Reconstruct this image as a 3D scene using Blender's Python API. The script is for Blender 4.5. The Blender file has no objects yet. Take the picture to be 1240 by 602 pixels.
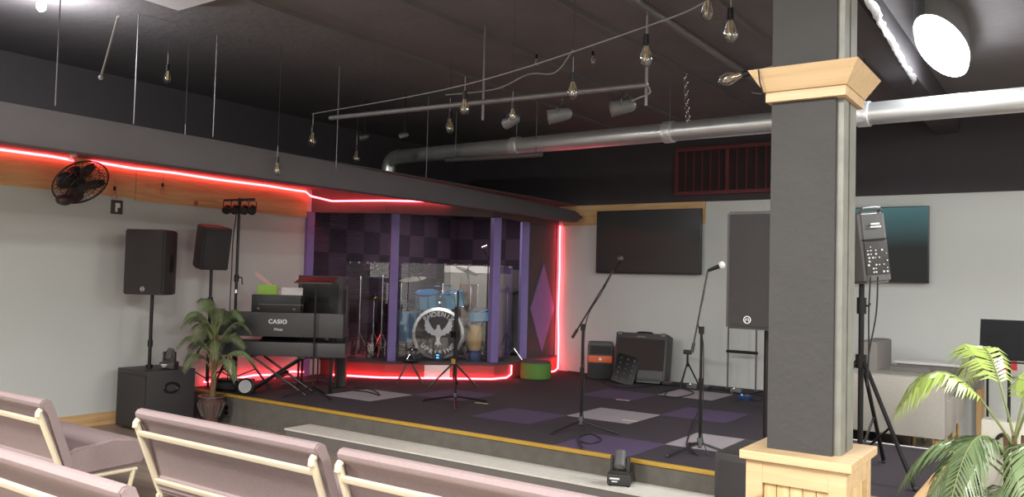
import bpy, bmesh, math, random
from mathutils import Vector, Matrix
random.seed(7)
R_ = math.radians
sc = bpy.context.scene
COL = sc.collection

# ---------------------------------------------------------------- camera
YAW, PITCH, ROLL, FPX = R_(34.8), R_(2.2), R_(1.5), 1000.0
EYE = Vector((0, 0, 1.65))
Fv = Vector((-math.sin(YAW)*math.cos(PITCH), math.cos(YAW)*math.cos(PITCH), math.sin(PITCH)))
rt = Vector((math.cos(YAW), math.sin(YAW), 0)); up = rt.cross(Fv)
Rv = math.cos(ROLL)*rt + math.sin(ROLL)*up
Uv = -math.sin(ROLL)*rt + math.cos(ROLL)*up
cam = bpy.data.cameras.new('camera'); co = bpy.data.objects.new('camera', cam); COL.objects.link(co)
cam.sensor_width = 36; cam.lens = FPX/1240*36; cam.clip_end = 60
co.matrix_world = Matrix(((Rv.x, Uv.x, -Fv.x, EYE.x), (Rv.y, Uv.y, -Fv.y, EYE.y), (Rv.z, Uv.z, -Fv.z, EYE.z), (0, 0, 0, 1)))
sc.camera = co

def ray(x, y): return Fv + (x-620)/FPX*Rv + (301-y)/FPX*Uv
def at(x, y, ax, v):                       # the point of the plane ax = v seen at a pixel
    d = ray(x, y); i = 'XYZ'.index(ax)
    return EYE + d*((v-EYE[i])/d[i])
def dep(x, y, t): return EYE + ray(x, y)*t

# ---------------------------------------------------------------- world, lights, exposure
w = bpy.data.worlds.new('world'); sc.world = w; w.use_nodes = True
w.node_tree.nodes['Background'].inputs[0].default_value = (.6, .65, .7, 1)
w.node_tree.nodes['Background'].inputs[1].default_value = .05
sc.view_settings.view_transform = 'Standard'; sc.view_settings.look = 'None'
sc.view_settings.gamma = 1; sc.view_settings.use_curve_mapping = False
sc.view_settings.exposure = 0.36
CEIL = 3.74
def area(name, loc, sx, sy, power, color=(1, .98, .95), rot=(0, 0, 0)):
    l = bpy.data.lights.new(name, 'AREA'); l.shape = 'RECTANGLE'; l.size = sx; l.size_y = sy
    l.energy = power; l.color = color
    o = bpy.data.objects.new(name, l); COL.objects.link(o); o.location = loc; o.rotation_euler = rot
    return o
# ceiling panels of the hall behind and beside the camera (out of frame)
area('hall_ceiling_light', (-5.3, -.4, CEIL-.06), .6, 1.2, 299)
area('hall_ceiling_light', (-1.6, .4, CEIL-.06), .6, 1.2, 276)
area('hall_ceiling_light', (2.2, 1.4, CEIL-.06), .6, 1.2, 299)
area('hall_ceiling_light', (-4.5, -3.4, CEIL-.06), .6, 1.2, 252)
area('hall_ceiling_light', (1.0, -3.4, CEIL-.06), .6, 1.2, 252)
area('hall_ceiling_light', (2.6, 6.2, CEIL-.06), .6, 1.2, 252)

# ---------------------------------------------------------------- materials
def mat(name, col, rough=.6, metal=0, var=.12, scale=8, bump=.0, bscale=60, emit=None, es=0, coat=0, spec=None):
    m = bpy.data.materials.new(name); m.use_nodes = True
    nt = m.node_tree; b = nt.nodes['Principled BSDF']
    b.inputs['Roughness'].default_value = rough; b.inputs['Metallic'].default_value = metal
    if spec is not None: b.inputs['Specular IOR Level'].default_value = spec
    if coat: b.inputs['Coat Weight'].default_value = coat
    c = (*col, 1)
    tc = nt.nodes.new('ShaderNodeTexCoord')
    nz = nt.nodes.new('ShaderNodeTexNoise'); nz.inputs['Scale'].default_value = scale; nz.inputs['Detail'].default_value = 4
    nt.links.new(tc.outputs['Object'], nz.inputs['Vector'])
    mx = nt.nodes.new('ShaderNodeMix'); mx.data_type = 'RGBA'
    mx.inputs[6].default_value = tuple(v*(1-var) for v in col)+(1,)
    mx.inputs[7].default_value = tuple(min(1, v*(1+var)) for v in col)+(1,)
    nt.links.new(nz.outputs['Fac'], mx.inputs[0]); nt.links.new(mx.outputs[2], b.inputs['Base Color'])
    if bump:
        n2 = nt.nodes.new('ShaderNodeTexNoise'); n2.inputs['Scale'].default_value = bscale; n2.inputs['Detail'].default_value = 3
        nt.links.new(tc.outputs['Object'], n2.inputs['Vector'])
        bp = nt.nodes.new('ShaderNodeBump'); bp.inputs['Strength'].default_value = bump; bp.inputs['Distance'].default_value = .01
        nt.links.new(n2.outputs['Fac'], bp.inputs['Height']); nt.links.new(bp.outputs['Normal'], b.inputs['Normal'])
    if emit:
        b.inputs['Emission Color'].default_value = (*emit, 1); b.inputs['Emission Strength'].default_value = es
    return m

def wood(name, a, bcol, axis='X', scale=6, knots=True, rough=.5):
    m = bpy.data.materials.new(name); m.use_nodes = True
    nt = m.node_tree; b = nt.nodes['Principled BSDF']; b.inputs['Roughness'].default_value = rough
    tc = nt.nodes.new('ShaderNodeTexCoord'); mp = nt.nodes.new('ShaderNodeMapping')
    s = {'X': (.25, 3, 3), 'Y': (3, .25, 3), 'Z': (3, 3, .25)}[axis]
    mp.inputs['Scale'].default_value = s; nt.links.new(tc.outputs['Object'], mp.inputs['Vector'])
    nz = nt.nodes.new('ShaderNodeTexNoise'); nz.inputs['Scale'].default_value = scale; nz.inputs['Detail'].default_value = 6
    nz.inputs['Distortion'].default_value = 1.2
    nt.links.new(mp.outputs[0], nz.inputs['Vector'])
    cr = nt.nodes.new('ShaderNodeValToRGB'); cr.color_ramp.elements[0].position = .3; cr.color_ramp.elements[1].position = .7
    cr.color_ramp.elements[0].color = (*a, 1); cr.color_ramp.elements[1].color = (*bcol, 1)
    nt.links.new(nz.outputs['Fac'], cr.inputs[0])
    out = cr.outputs[0]
    if knots:
        v = nt.nodes.new('ShaderNodeTexVoronoi'); v.inputs['Scale'].default_value = 2.3
        nt.links.new(tc.outputs['Object'], v.inputs['Vector'])
        r2 = nt.nodes.new('ShaderNodeValToRGB'); r2.color_ramp.elements[0].position = .05; r2.color_ramp.elements[1].position = .1
        r2.color_ramp.elements[0].color = (.35, .18, .1, 1); r2.color_ramp.elements[1].color = (1, 1, 1, 1)
        nt.links.new(v.outputs['Distance'], r2.inputs[0])
        mx = nt.nodes.new('ShaderNodeMix'); mx.data_type = 'RGBA'; mx.blend_type = 'MULTIPLY'; mx.inputs[0].default_value = .8
        nt.links.new(out, mx.inputs[6]); nt.links.new(r2.outputs[0], mx.inputs[7]); out = mx.outputs[2]
    nt.links.new(out, b.inputs['Base Color'])
    return m

def checker(name, a, bcol, size, rough=.9):
    m = bpy.data.materials.new(name); m.use_nodes = True
    nt = m.node_tree; b = nt.nodes['Principled BSDF']; b.inputs['Roughness'].default_value = rough
    tc = nt.nodes.new('ShaderNodeTexCoord'); ck = nt.nodes.new('ShaderNodeTexChecker')
    mp = nt.nodes.new('ShaderNodeMapping'); mp.inputs['Location'].default_value = (.013, .017, .011)
    ck.inputs['Scale'].default_value = 1/size; ck.inputs['Color1'].default_value = (*a, 1); ck.inputs['Color2'].default_value = (*bcol, 1)
    nt.links.new(tc.outputs['Object'], mp.inputs[0]); nt.links.new(mp.outputs[0], ck.inputs['Vector']); nt.links.new(ck.outputs['Color'], b.inputs['Base Color'])
    wv = nt.nodes.new('ShaderNodeTexWave'); wv.inputs['Scale'].default_value = 12; wv.bands_direction = 'Z'
    nt.links.new(tc.outputs['Object'], wv.inputs['Vector'])
    bp = nt.nodes.new('ShaderNodeBump'); bp.inputs['Strength'].default_value = .6; bp.inputs['Distance'].default_value = .02
    nt.links.new(wv.outputs['Fac'], bp.inputs['Height']); nt.links.new(bp.outputs['Normal'], b.inputs['Normal'])
    return m

def clear(name, tint=(.96, .97, .98), gloss=.07, rough=.02):
    m = bpy.data.materials.new(name); m.use_nodes = True
    nt = m.node_tree; nt.nodes.remove(nt.nodes['Principled BSDF'])
    t = nt.nodes.new('ShaderNodeBsdfTransparent'); t.inputs[0].default_value = (*tint, 1)
    g = nt.nodes.new('ShaderNodeBsdfGlossy'); g.inputs['Roughness'].default_value = rough
    lw = nt.nodes.new('ShaderNodeLayerWeight'); lw.inputs['Blend'].default_value = .25
    mr = nt.nodes.new('ShaderNodeMapRange'); mr.inputs['To Min'].default_value = gloss*.6; mr.inputs['To Max'].default_value = .6
    nt.links.new(lw.outputs['Fresnel'], mr.inputs[0])
    mx = nt.nodes.new('ShaderNodeMixShader'); nt.links.new(mr.outputs[0], mx.inputs[0])
    nt.links.new(t.outputs[0], mx.inputs[1]); nt.links.new(g.outputs[0], mx.inputs[2])
    nt.links.new(mx.outputs[0], nt.nodes['Material Output'].inputs[0])
    return m

def emis(name, col, s):
    m = bpy.data.materials.new(name); m.use_nodes = True
    nt = m.node_tree; nt.nodes.remove(nt.nodes['Principled BSDF'])
    e = nt.nodes.new('ShaderNodeEmission'); e.inputs[0].default_value = (*col, 1); e.inputs[1].default_value = s
    nt.links.new(e.outputs[0], nt.nodes['Material Output'].inputs[0])
    return m

M = dict(
    blackmatte=mat('matte_black_metal', (.008, .008, .009), .8, spec=.2),
    boomtube=mat('boom_tube', (.12, .12, .12), .25, metal=.9),
    platform=mat('platform_front_board', (.36, .07, .065), .6),
    blackduct=mat('black_upper_wall', (.055, .048, .052), .9),
    wall=mat('wall_paint', (.56, .58, .555), .8, var=.03, scale=2),
    blackwall=mat('black_wall_paint', (.045, .038, .043), .85, var=.15, scale=3),
    ceiling=mat('black_ceiling_paint', (.12, .108, .112), .9, var=.2, scale=2.5, bump=.5, bscale=14),
    soffit=mat('soffit_paint', (.10, .09, .094), .8, var=.12, scale=3),
    soffitface=mat('soffit_face_paint', (.085, .075, .08), .8, var=.12, scale=3),
    header=mat('header_paint', (.11, .085, .085), .8),
    pine=wood('knotty_pine', (.52, .31, .13), (.68, .45, .22), 'Y'),
    pinex=wood('knotty_pine_across', (.52, .31, .13), (.68, .45, .22), 'X'),
    palepine=wood('pale_pine', (.46, .31, .16), (.58, .42, .24), 'X'),
    palepinez=wood('pale_pine_upright', (.42, .29, .13), (.62, .47, .24), 'Z', knots=False),
    floor=wood('floor_laminate', (.20, .16, .13), (.31, .25, .20), 'X', 4, False, .35),
    carpet=mat('black_stage_carpet', (.030, .022, .030), .95, var=.4, scale=30, bump=.6, bscale=200),
    tilep=mat('purple_carpet_tile', (.07, .045, .10), .95, var=.2, scale=30, bump=.4, bscale=200),
    tileg=mat('grey_carpet_tile', (.30, .27, .29), .95, var=.15, scale=30, bump=.4, bscale=200),
    fascia=mat('stage_front_carpet', (.11, .10, .085), .95, var=.3, scale=12, bump=.5, bscale=150),
    yellow=mat('yellow_edge_strip', (.42, .25, .03), .5),
    stepcar=mat('beige_step_carpet', (.60, .57, .51), .95, var=.12, scale=25, bump=.4, bscale=200),
    stepfront=mat('step_front', (.13, .115, .105), .9),
    column=mat('dark_column_paint', (.036, .034, .033), .7, var=.2, scale=5, bump=.3, bscale=30),
    channel=mat('grey_steel_channel', (.20, .20, .175), .5, metal=.2, var=.35, scale=10),
    purple=mat('purple_post_paint', (.22, .16, .42), .5),
    diamondp=mat('purple_diamond_carpet', (.26, .16, .38), .95, bump=.4, bscale=200),
    darkpanel=mat('dark_grey_panel_carpet', (.09, .078, .085), .95, bump=.4, bscale=200),
    foam=checker('acoustic_foam_tiles', (.075, .045, .082), (.035, .022, .042), .33),
    white=mat('white_board', (.75, .72, .70), .6),
    plastic=mat('black_plastic', (.032, .029, .030), .45, bump=.2, bscale=120),
    grille=mat('speaker_grille', (.038, .034, .035), .6, bump=.8, bscale=300),
    satin=mat('satin_black_metal', (.02, .02, .02), .35, metal=.6),
    greyplastic=mat('grey_plastic', (.10, .10, .10), .4),
    chrome=mat('chrome', (.75, .75, .75), .15, metal=1, var=.05),
    duct=mat('galvanised_duct', (.70, .70, .69), .34, metal=.8, var=.08, scale=6, bump=.15, bscale=10),
    steel=mat('dull_steel', (.15, .14, .14), .5, metal=.5),
    wire=mat('grey_wire', (.20, .19, .19), .5),
    cable=mat('black_cable', (.02, .02, .022), .6),
    glassy=clear('drum_shield_acrylic'),
    bulbglass=clear('bulb_glass', (.9, .88, .85), .25, .05),
    filament=mat('filament', (.5, .35, .15), .4, metal=.7),
    fabric=mat('mauve_pew_fabric', (.275, .208, .205), .95, var=.12, scale=60, bump=.5, bscale=400),
    cream=mat('cream_metal_frame', (.58, .50, .36), .4, var=.05),
    screen=mat('tv_screen', (.035, .036, .036), .3, var=.05),
    tvframe=mat('tv_frame', (.012, .012, .012), .3),
    text=mat('white_lettering', (.75, .75, .75), .5, var=.02),
    rope=emis('red_rope_light', (1, .055, .075), 15),
    lamp=emis('ceiling_lamp_glow', (.93, .97, 1), 45),
    litbulb=emis('lit_bulb', (1, .95, .9), 40),
    ledw=emis('white_led', (1, .95, .9), 1.4),
    ledb=emis('blue_led', (.05, .3, 1), 4),
    ledr=emis('red_led', (1, .1, .1), 2.5),
    gel=mat('red_gel', (.55, .03, .05), .4),
    orange=mat('orange_band', (.75, .12, .03), .5),
    green=mat('green_felt', (.10, .22, .04), .8),
    greenpaper=mat('green_paper', (.30, .50, .08), .7),
    paper=mat('white_paper', (.75, .72, .72), .7),
    pinkstick=wood('pale_stick_wood', (.50, .30, .28), (.62, .40, .36), 'X', 4, False),
    dblue=mat('light_blue_shell', (.20, .42, .62), .25, coat=.6),
    dblued=mat('blue_drumhead', (.03, .20, .50), .35),
    hoop=mat('silver_hoop', (.62, .60, .58), .25, metal=.8),
    drumhead=mat('dark_drumhead', (.05, .042, .045), .5),
    bronze=mat('cymbal_bronze', (.30, .22, .12), .3, metal=1),
    brown=mat('reddish_brown_upholstery', (.13, .04, .035), .7),
    tan=wood('tan_drum_wood', (.45, .28, .12), (.58, .38, .18), 'Z', 5, False),
    navy=mat('navy_plastic', (.02, .04, .13), .5),
    baffle=mat('grey_baffle_fabric', (.30, .28, .25), .9, bump=.3, bscale=200),
    couch=mat('beige_sofa_fabric', (.42, .39, .345), .95, var=.1, scale=40, bump=.5, bscale=300),
    couchdark=mat('taupe_armchair_fabric', (.24, .22, .20), .95, var=.1, scale=40, bump=.5, bscale=300),
    rust=mat('rust_red_frame', (.13, .025, .03), .7),
    rustin=mat('dark_grille_backing', (.03, .018, .02), .9),
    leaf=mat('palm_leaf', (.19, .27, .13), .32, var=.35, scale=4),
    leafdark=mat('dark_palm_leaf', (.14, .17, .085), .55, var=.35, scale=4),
    leafyoung=mat('young_palm_leaf', (.38, .50, .12), .35, var=.25, scale=4),
    stem=mat('palm_stem', (.22, .26, .10), .6),
    trunk=mat('palm_trunk_fibre', (.16, .10, .05), .9, var=.4, scale=30, bump=.6, bscale=90),
    pot=mat('dark_glazed_pot', (.10, .055, .045), .25, coat=.5),
    soil=mat('potting_soil', (.03, .02, .015), .95),
    foil=mat('crumpled_foil', (.85, .85, .85), .3, metal=.7, bump=1, bscale=25),
    fanblack=mat('black_fan_metal', (.05, .04, .042), .4, metal=.3),
    creambox=mat('cream_plastic', (.55, .52, .45), .5),
    plate=mat('grey_switch_plate', (.06, .055, .05), .5),
    tape=mat('masking_tape', (.62, .48, .30), .7),
    lampunlit=mat('unlit_diffuser', (.60, .60, .62), .5),
    fibre=mat('concrete_white_speck', (.5, .5, .5), .9),
)
# teal reflection painted as emission, fading down the right-hand screen
m = bpy.data.materials.new('tv_screen_teal_reflection'); m.use_nodes = True; nt = m.node_tree; b = nt.nodes['Principled BSDF']
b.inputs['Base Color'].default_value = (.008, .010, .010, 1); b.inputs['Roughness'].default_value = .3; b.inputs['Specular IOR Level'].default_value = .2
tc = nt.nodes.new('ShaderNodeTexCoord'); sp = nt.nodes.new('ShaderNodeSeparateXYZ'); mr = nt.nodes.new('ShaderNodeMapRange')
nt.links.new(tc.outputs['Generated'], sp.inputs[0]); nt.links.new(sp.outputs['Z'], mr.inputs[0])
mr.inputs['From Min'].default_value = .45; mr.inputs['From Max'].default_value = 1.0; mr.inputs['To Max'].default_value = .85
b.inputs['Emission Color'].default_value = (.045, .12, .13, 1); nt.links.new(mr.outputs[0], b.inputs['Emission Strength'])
M['screenreflect'] = m

# ---------------------------------------------------------------- mesh helpers
class MB:
    def __init__(s): s.bm = bmesh.new()
    def box(s, c, d, rot=None, bev=0):
        r = bmesh.ops.create_cube(s.bm, size=1); vs = r['verts']
        mt = Matrix.Translation(c) @ (rot.to_4x4() if rot else Matrix()) @ Matrix.Diagonal((*d, 1))
        bmesh.ops.transform(s.bm, matrix=mt, verts=vs)
        if bev:
            es = list({e for v in vs for e in v.link_edges})
            bmesh.ops.bevel(s.bm, geom=es, offset=bev, segments=2, affect='EDGES', profile=.7)
        return s
    def b2(s, x0, x1, y0, y1, z0, z1, bev=0):
        return s.box(((x0+x1)/2, (y0+y1)/2, (z0+z1)/2), (abs(x1-x0), abs(y1-y0), abs(z1-z0)), bev=bev)
    def cyl(s, p0, p1, r0, r1=None, n=14):
        p0 = Vector(p0); p1 = Vector(p1); r1 = r0 if r1 is None else r1
        d = p1-p0; q = d.to_track_quat('Z', 'Y').to_matrix().to_4x4()
        bmesh.ops.create_cone(s.bm, cap_ends=True, segments=n, radius1=r0, radius2=max(r1, 1e-4), depth=d.length,
                              matrix=Matrix.Translation((p0+p1)/2) @ q)
        return s
    def sph(s, c, r, n=12, scale=(1, 1, 1)):
        bmesh.ops.create_uvsphere(s.bm, u_segments=n, v_segments=max(6, n*2//3), radius=r,
                                  matrix=Matrix.Translation(c) @ Matrix.Diagonal((*scale, 1)))
        return s
    def tube(s, pts, r, n=8, smooth=0):
        pts = [Vector(p) for p in pts]
        if smooth:
            out = []
            for i in range(len(pts)-1):
                a = pts[max(i-1, 0)]; b_ = pts[i]; c = pts[i+1]; d = pts[min(i+2, len(pts)-1)]
                for k in range(smooth):
                    t = k/smooth
                    out.append(.5*((2*b_)+(c-a)*t+(2*a-5*b_+4*c-d)*t*t+(3*b_-a-3*c+d)*t**3))
            out.append(pts[-1]); pts = out
        rings = []; prev = None
        for i, p in enumerate(pts):
            t = (pts[min(i+1, len(pts)-1)]-pts[max(i-1, 0)]).normalized()
            if prev is None:
                u = t.orthogonal().normalized()
            else:
                u = (prev - t*prev.dot(t))
                u = u.normalized() if u.length > 1e-6 else t.orthogonal().normalized()
            prev = u; v = t.cross(u)
            rr = r[i] if isinstance(r, (list, tuple)) else r
            rings.append([s.bm.verts.new(p+(u*math.cos(2*math.pi*k/n)+v*math.sin(2*math.pi*k/n))*rr) for k in range(n)])
        for a, b_ in zip(rings, rings[1:]):
            for k in range(n): s.bm.faces.new((a[k], a[(k+1) % n], b_[(k+1) % n], b_[k]))
        s.bm.faces.new(rings[0][::-1]); s.bm.faces.new(rings[-1])
        return s
    def lathe(s, prof, n=24, m=None, cap=True):
        rings = []
        for r, z in prof: rings.append([s.bm.verts.new((r*math.cos(2*math.pi*k/n), r*math.sin(2*math.pi*k/n), z)) for k in range(n)])
        for a, b_ in zip(rings, rings[1:]):
            for k in range(n): s.bm.faces.new((a[k], a[(k+1) % n], b_[(k+1) % n], b_[k]))
        if cap: s.bm.faces.new(rings[0][::-1]); s.bm.faces.new(rings[-1])
        if m: bmesh.ops.transform(s.bm, matrix=m, verts=[v for R in rings for v in R])
        return s
    def torus(s, c, R, r, m=None, n=28, k=8, a0=0, a1=2*math.pi):
        full = abs(a1-a0-2*math.pi) < 1e-6
        rings = []; N = n if full else n+1
        for i in range(N):
            a = a0+(a1-a0)*i/n
            rings.append([s.bm.verts.new(((R+r*math.cos(2*math.pi*j/k))*math.cos(a), (R+r*math.cos(2*math.pi*j/k))*math.sin(a), r*math.sin(2*math.pi*j/k))) for j in range(k)])
        pr = list(zip(rings, rings[1:])) + ([(rings[-1], rings[0])] if full else [])
        for a, b_ in pr:
            for j in range(k): s.bm.faces.new((a[j], b_[j], b_[(j+1) % k], a[(j+1) % k]))
        mm = Matrix.Translation(c) @ (m if m else Matrix())
        bmesh.ops.transform(s.bm, matrix=mm, verts=[v for R_2 in rings for v in R_2])
        return s
    def prism(s, poly, z0, z1):            # polygon in xy
        a = [s.bm.verts.new((x, y, z0)) for x, y in poly]; b_ = [s.bm.verts.new((x, y, z1)) for x, y in poly]
        s.bm.faces.new(a[::-1]); s.bm.faces.new(b_)
        n = len(poly)
        for i in range(n): s.bm.faces.new((a[i], a[(i+1) % n], b_[(i+1) % n], b_[i]))
        return s
    def prof(s, poly, x0, x1):             # polygon in yz swept along x
        a = [s.bm.verts.new((x0, y, z)) for y, z in poly]; b_ = [s.bm.verts.new((x1, y, z)) for y, z in poly]
        s.bm.faces.new(a[::-1]); s.bm.faces.new(b_); n = len(poly)
        for i in range(n): s.bm.faces.new((a[i], a[(i+1) % n], b_[(i+1) % n], b_[i]))
        return s
    def xf(s, m): bmesh.ops.transform(s.bm, matrix=m, verts=s.bm.verts); return s
    def build(s, name, material, parent=None, smooth=True, loc=None, rot=None):
        bmesh.ops.recalc_face_normals(s.bm, faces=s.bm.faces)
        me = bpy.data.meshes.new(name); s.bm.to_mesh(me); s.bm.free()
        me.materials.append(material)
        if smooth:
            for p in me.polygons: p.use_smooth = True
            try: me.set_sharp_from_angle(angle=R_(38))
            except Exception: pass
        o = bpy.data.objects.new(name, me); COL.objects.link(o)
        if parent: o.parent = parent
        if loc: o.location = loc
        if rot: o.rotation_euler = rot
        return o

def thing(name, label, cat, loc=(0, 0, 0), rot=(0, 0, 0), group=None):
    o = bpy.data.objects.new(name, None); COL.objects.link(o); o.empty_display_size = .1
    o.location = loc; o.rotation_euler = rot if not isinstance(rot, (int, float)) else (0, 0, rot)
    o['label'] = label; o['category'] = cat
    if group: o['group'] = group
    return o
def tag(o, label, cat, group=None, kind=None):
    o['label'] = label; o['category'] = cat
    if group: o['group'] = group
    if kind: o['kind'] = kind
    return o
def struct(o): o['kind'] = 'structure'; return o
def copy_tree(o, parent=None):
    c = o.copy(); COL.objects.link(c)
    if parent: c.parent = parent
    for ch in list(o.children): copy_tree(ch, c)
    return c
def text(body, size, material, parent, loc, rot, name='lettering', extrude=.002, shear=0, spacing=1, align='CENTER', bold=0, label=None):
    cu = bpy.data.curves.new(name, 'FONT'); cu.body = body; cu.size = size; cu.extrude = extrude
    cu.align_x = align; cu.align_y = 'CENTER'; cu.shear = shear; cu.space_character = spacing; cu.offset = bold
    t = bpy.data.objects.new('t', cu); COL.objects.link(t)
    dg = bpy.context.evaluated_depsgraph_get()
    me = bpy.data.meshes.new_from_object(t.evaluated_get(dg)); bpy.data.objects.remove(t)
    me.materials.clear(); me.materials.append(material)
    o = bpy.data.objects.new(name, me); COL.objects.link(o); o.parent = parent; o.location = loc; o.rotation_euler = rot
    if label: o['label'] = label
    return o
RX = math.pi/2      # text standing up, facing -Y

# ================================================================ STRUCTURE
XL, YB, ST = -8.6, 10.8, .3
struct(MB().b2(XL-.2, 5.2, -5, YB+.2, -.1, 0).build('floor', M['floor'], smooth=False))
struct(MB().b2(XL-.2, 5.2, -5, YB+.2, CEIL, CEIL+.1).build('ceiling', M['ceiling'], smooth=False))
struct(MB().b2(XL-.12, XL, -5, YB+.12, 0, CEIL).build('wall_left', M['wall'], smooth=False))
struct(MB().b2(XL, 5.12, YB, YB+.12, 0, 2.8).build('wall_back', M['wall'], smooth=False))
struct(MB().b2(XL, 5.12, YB-.03, YB+.12, 2.8, CEIL).build('wall_back_upper', M['blackwall'], smooth=False))
struct(MB().b2(5, 5.12, -5, YB, 0, CEIL).build('wall_right', M['wall'], smooth=False))
struct(MB().b2(XL, 5.12, -5.12, -5, 0, CEIL).build('wall_rear', M['wall'], smooth=False))
struct(MB().b2(XL, XL+.02, -5, 5.8, 0, .13).build('baseboard_left', M['pine'], smooth=False))
# pine boards along the top of the left wall and the corner of the back wall
struct(MB().b2(XL, XL+.025, -5, 5.06, 2.44, 2.8).build('trim_1', M['pine'], smooth=False))
struct(MB().b2(XL, XL+.025, 5.065, 7.5, 2.42, 2.8).build('trim_2', M['pine'], smooth=False))
struct(MB().b2(-6.55, -4.28, YB-.025, YB, 2.5, 2.8).build('trim_3', M['pinex'], smooth=False))
# dropped soffit along the left wall
struct(MB().b2(XL, -6.3, -5, YB-.03, 2.8, 2.815).build('soffit_underside', M['soffitface'], smooth=False))
struct(MB().b2(XL, XL+.02, -5, YB-.03, 2.815, CEIL).build('wall_left_upper', M['blackduct'], smooth=False))
# padded beam along the edge of the soffit, rounded at its far end
bmb = MB(); secs = [(-5, 2.52, 2.80), (4.5, 2.52, 2.79), (9.3, 2.53, 2.72), (10.45, 2.525, 2.69), (10.58, 2.545, 2.67), (10.62, 2.58, 2.635)]
rings = []
for y, z0, z1 in secs:
    k = .02 if y < 10.5 else .05
    rings.append([bmb.bm.verts.new(v) for v in ((-6.13-k, y, z0), (-6.13, y, z0+.05), (-6.13, y, z1-.05), (-6.13-k, y, z1), (-6.30+k, y, z1), (-6.30, y, z1-.03), (-6.30, y, z0+.03), (-6.30+k, y, z0))])
for a, c in zip(rings, rings[1:]):
    for k in range(8): bmb.bm.faces.new((a[k], a[(k+1) % 8], c[(k+1) % 8], c[k]))
bmb.bm.faces.new(rings[0][::-1]); bmb.bm.faces.new(rings[-1])
struct(bmb.build('soffit_edge_beam', M['soffit']))
# black ceiling beam by the lamp, with a strip of crumpled foil on its side
struct(MB().b2(-1.45, -1.20, 3.2, YB-.03, 3.5, CEIL).build('ceiling_beam', M['blackwall'], smooth=False))
for i, x in enumerate((-5.2, -4.2, -3.2, -2.2, .2, 1.2)):
    struct(MB().b2(x-.02, x+.02, -5, YB-.03, CEIL-.035, CEIL).build('ceiling_joist', M['ceiling'], smooth=False))
struct(MB().cyl((-2.6, .5, 3.64), (-2.6, YB-.03, 3.64), .035, n=12).build('conduit', M['steel']))

# stage
SX = -.9
poly = [(XL, 5.8), (SX, 5.8), (SX, 7.9), (-1.95, 7.9), (-1.95, YB), (XL, YB)]
struct(MB().prism(poly, 0, ST).build('stage_platform', M['carpet'], smooth=False))
struct(MB().b2(XL, SX+.012, 5.788, 5.8, .0, ST-.018).b2(SX, SX+.012, 5.8, 7.9, 0, ST-.04).build('stage_skirt', M['fascia'], smooth=False))
struct(MB().b2(XL, SX+.02, 5.772, 5.812, ST-.018, ST+.012, bev=.008).build('trim_4', M['yellow']))
struct(MB().b2(SX-.02, SX+.02, 5.816, 7.9, ST-.04, ST+.012, bev=.008).build('trim_5', M['pine']))
struct(MB().b2(-1.95, SX-.02, 7.89, 7.91, ST-.04, ST+.006).build('trim_6', M['white']))
gx = [-7.05, -6.36, -5.67, -4.98, -4.29, -3.60, -2.91, -2.22]; gy = [5.82, 6.53, 7.22, 7.93, 8.65, 9.37, 10.08, 10.78]
for i, j, k in ((0, 1, 'g'), (1, 2, 'p'), (3, 1, 'p'), (4, 2, 'g'), (5, 3, 'p'), (3, 4, 'p'), (4, 5, 'g'), (5, 0, 'p'), (6, 1, 'g')):
    y0, y1 = gy[j], gy[j+1]
    struct(MB().b2(gx[i], gx[i+1], y0, y1, ST, ST+.004).build('carpet_tile', M['tileg' if k == 'g' else 'tilep'], smooth=False))
struct(MB().b2(-6.45, -1.4, 5.47, 5.787, 0, .125).build('step_front', M['stepfront'], smooth=False))
struct(MB().b2(-6.46, -1.4, 5.46, 5.787, .125, .14).build('step_top', M['stepcar'], smooth=False))
struct(MB().b2(SX+.013, -.35, 5.5, 7.2, 0, .12).build('side_step', M['stepcar'], smooth=False))

# booth: raised platform in the corner
PP = [(XL, 7.85), (-8.35, 7.85), (-7.65, 8.12), (-6.55, 9.08), (-6.5, 9.35), (-6.62, 10.0), (-6.62, YB), (XL, YB)]
struct(MB().prism(PP, ST, .5).build('drum_platform', M['platform'], smooth=False))
PT = [(XL, 7.83), (-8.34, 7.83), (-7.63, 8.10), (-6.53, 9.06), (-6.48, 9.36), (-6.6, 10.0), (-6.6, YB), (XL, YB)]
struct(MB().prism(PT, .5, .525).build('drum_platform_top', M['darkpanel'], smooth=False))
struct(MB().b2(XL, XL+.04, 7.62, YB, .525, 2.78).build('wall_booth_left', M['foam'], smooth=False))
struct(MB().b2(XL+.04, -6.66, YB-.04, YB, .525, 2.78).build('wall_booth_back', M['foam'], smooth=False))
struct(MB().b2(XL, XL+.05, 7.5, 7.62, .3, 2.5).build('booth_edge_trim', M['purple'], smooth=False))
struct(MB().b2(-6.72, -6.66, 10.02, YB-.04, .525, 2.78).build('wall_booth_right', M['darkpanel'], smooth=False))
d = [(10.08, 1.24), (10.42, 1.9), (10.74, 1.24), (10.42, .6)]
struct(MB().prism([(y, z) for y, z in d], 0, .012).xf(Matrix(((0, 0, 1, -6.66), (1, 0, 0, 0), (0, 1, 0, 0), (0, 0, 0, 1)))).build('purple_diamond', M['diamondp'], smooth=False))
struct(MB().box((0, 0, 0), (.34, .012, .17)).build('platform_pale_panel', M['white'], loc=(-7.12, 8.565, .405), rot=(0, 0, R_(41)), smooth=False))
area('booth_fill_light', (-7.5, 9.5, 2.72), .5, .5, 15, (1, .9, .85))  # added unseen fill, lifts the brightness inside the booth
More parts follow.
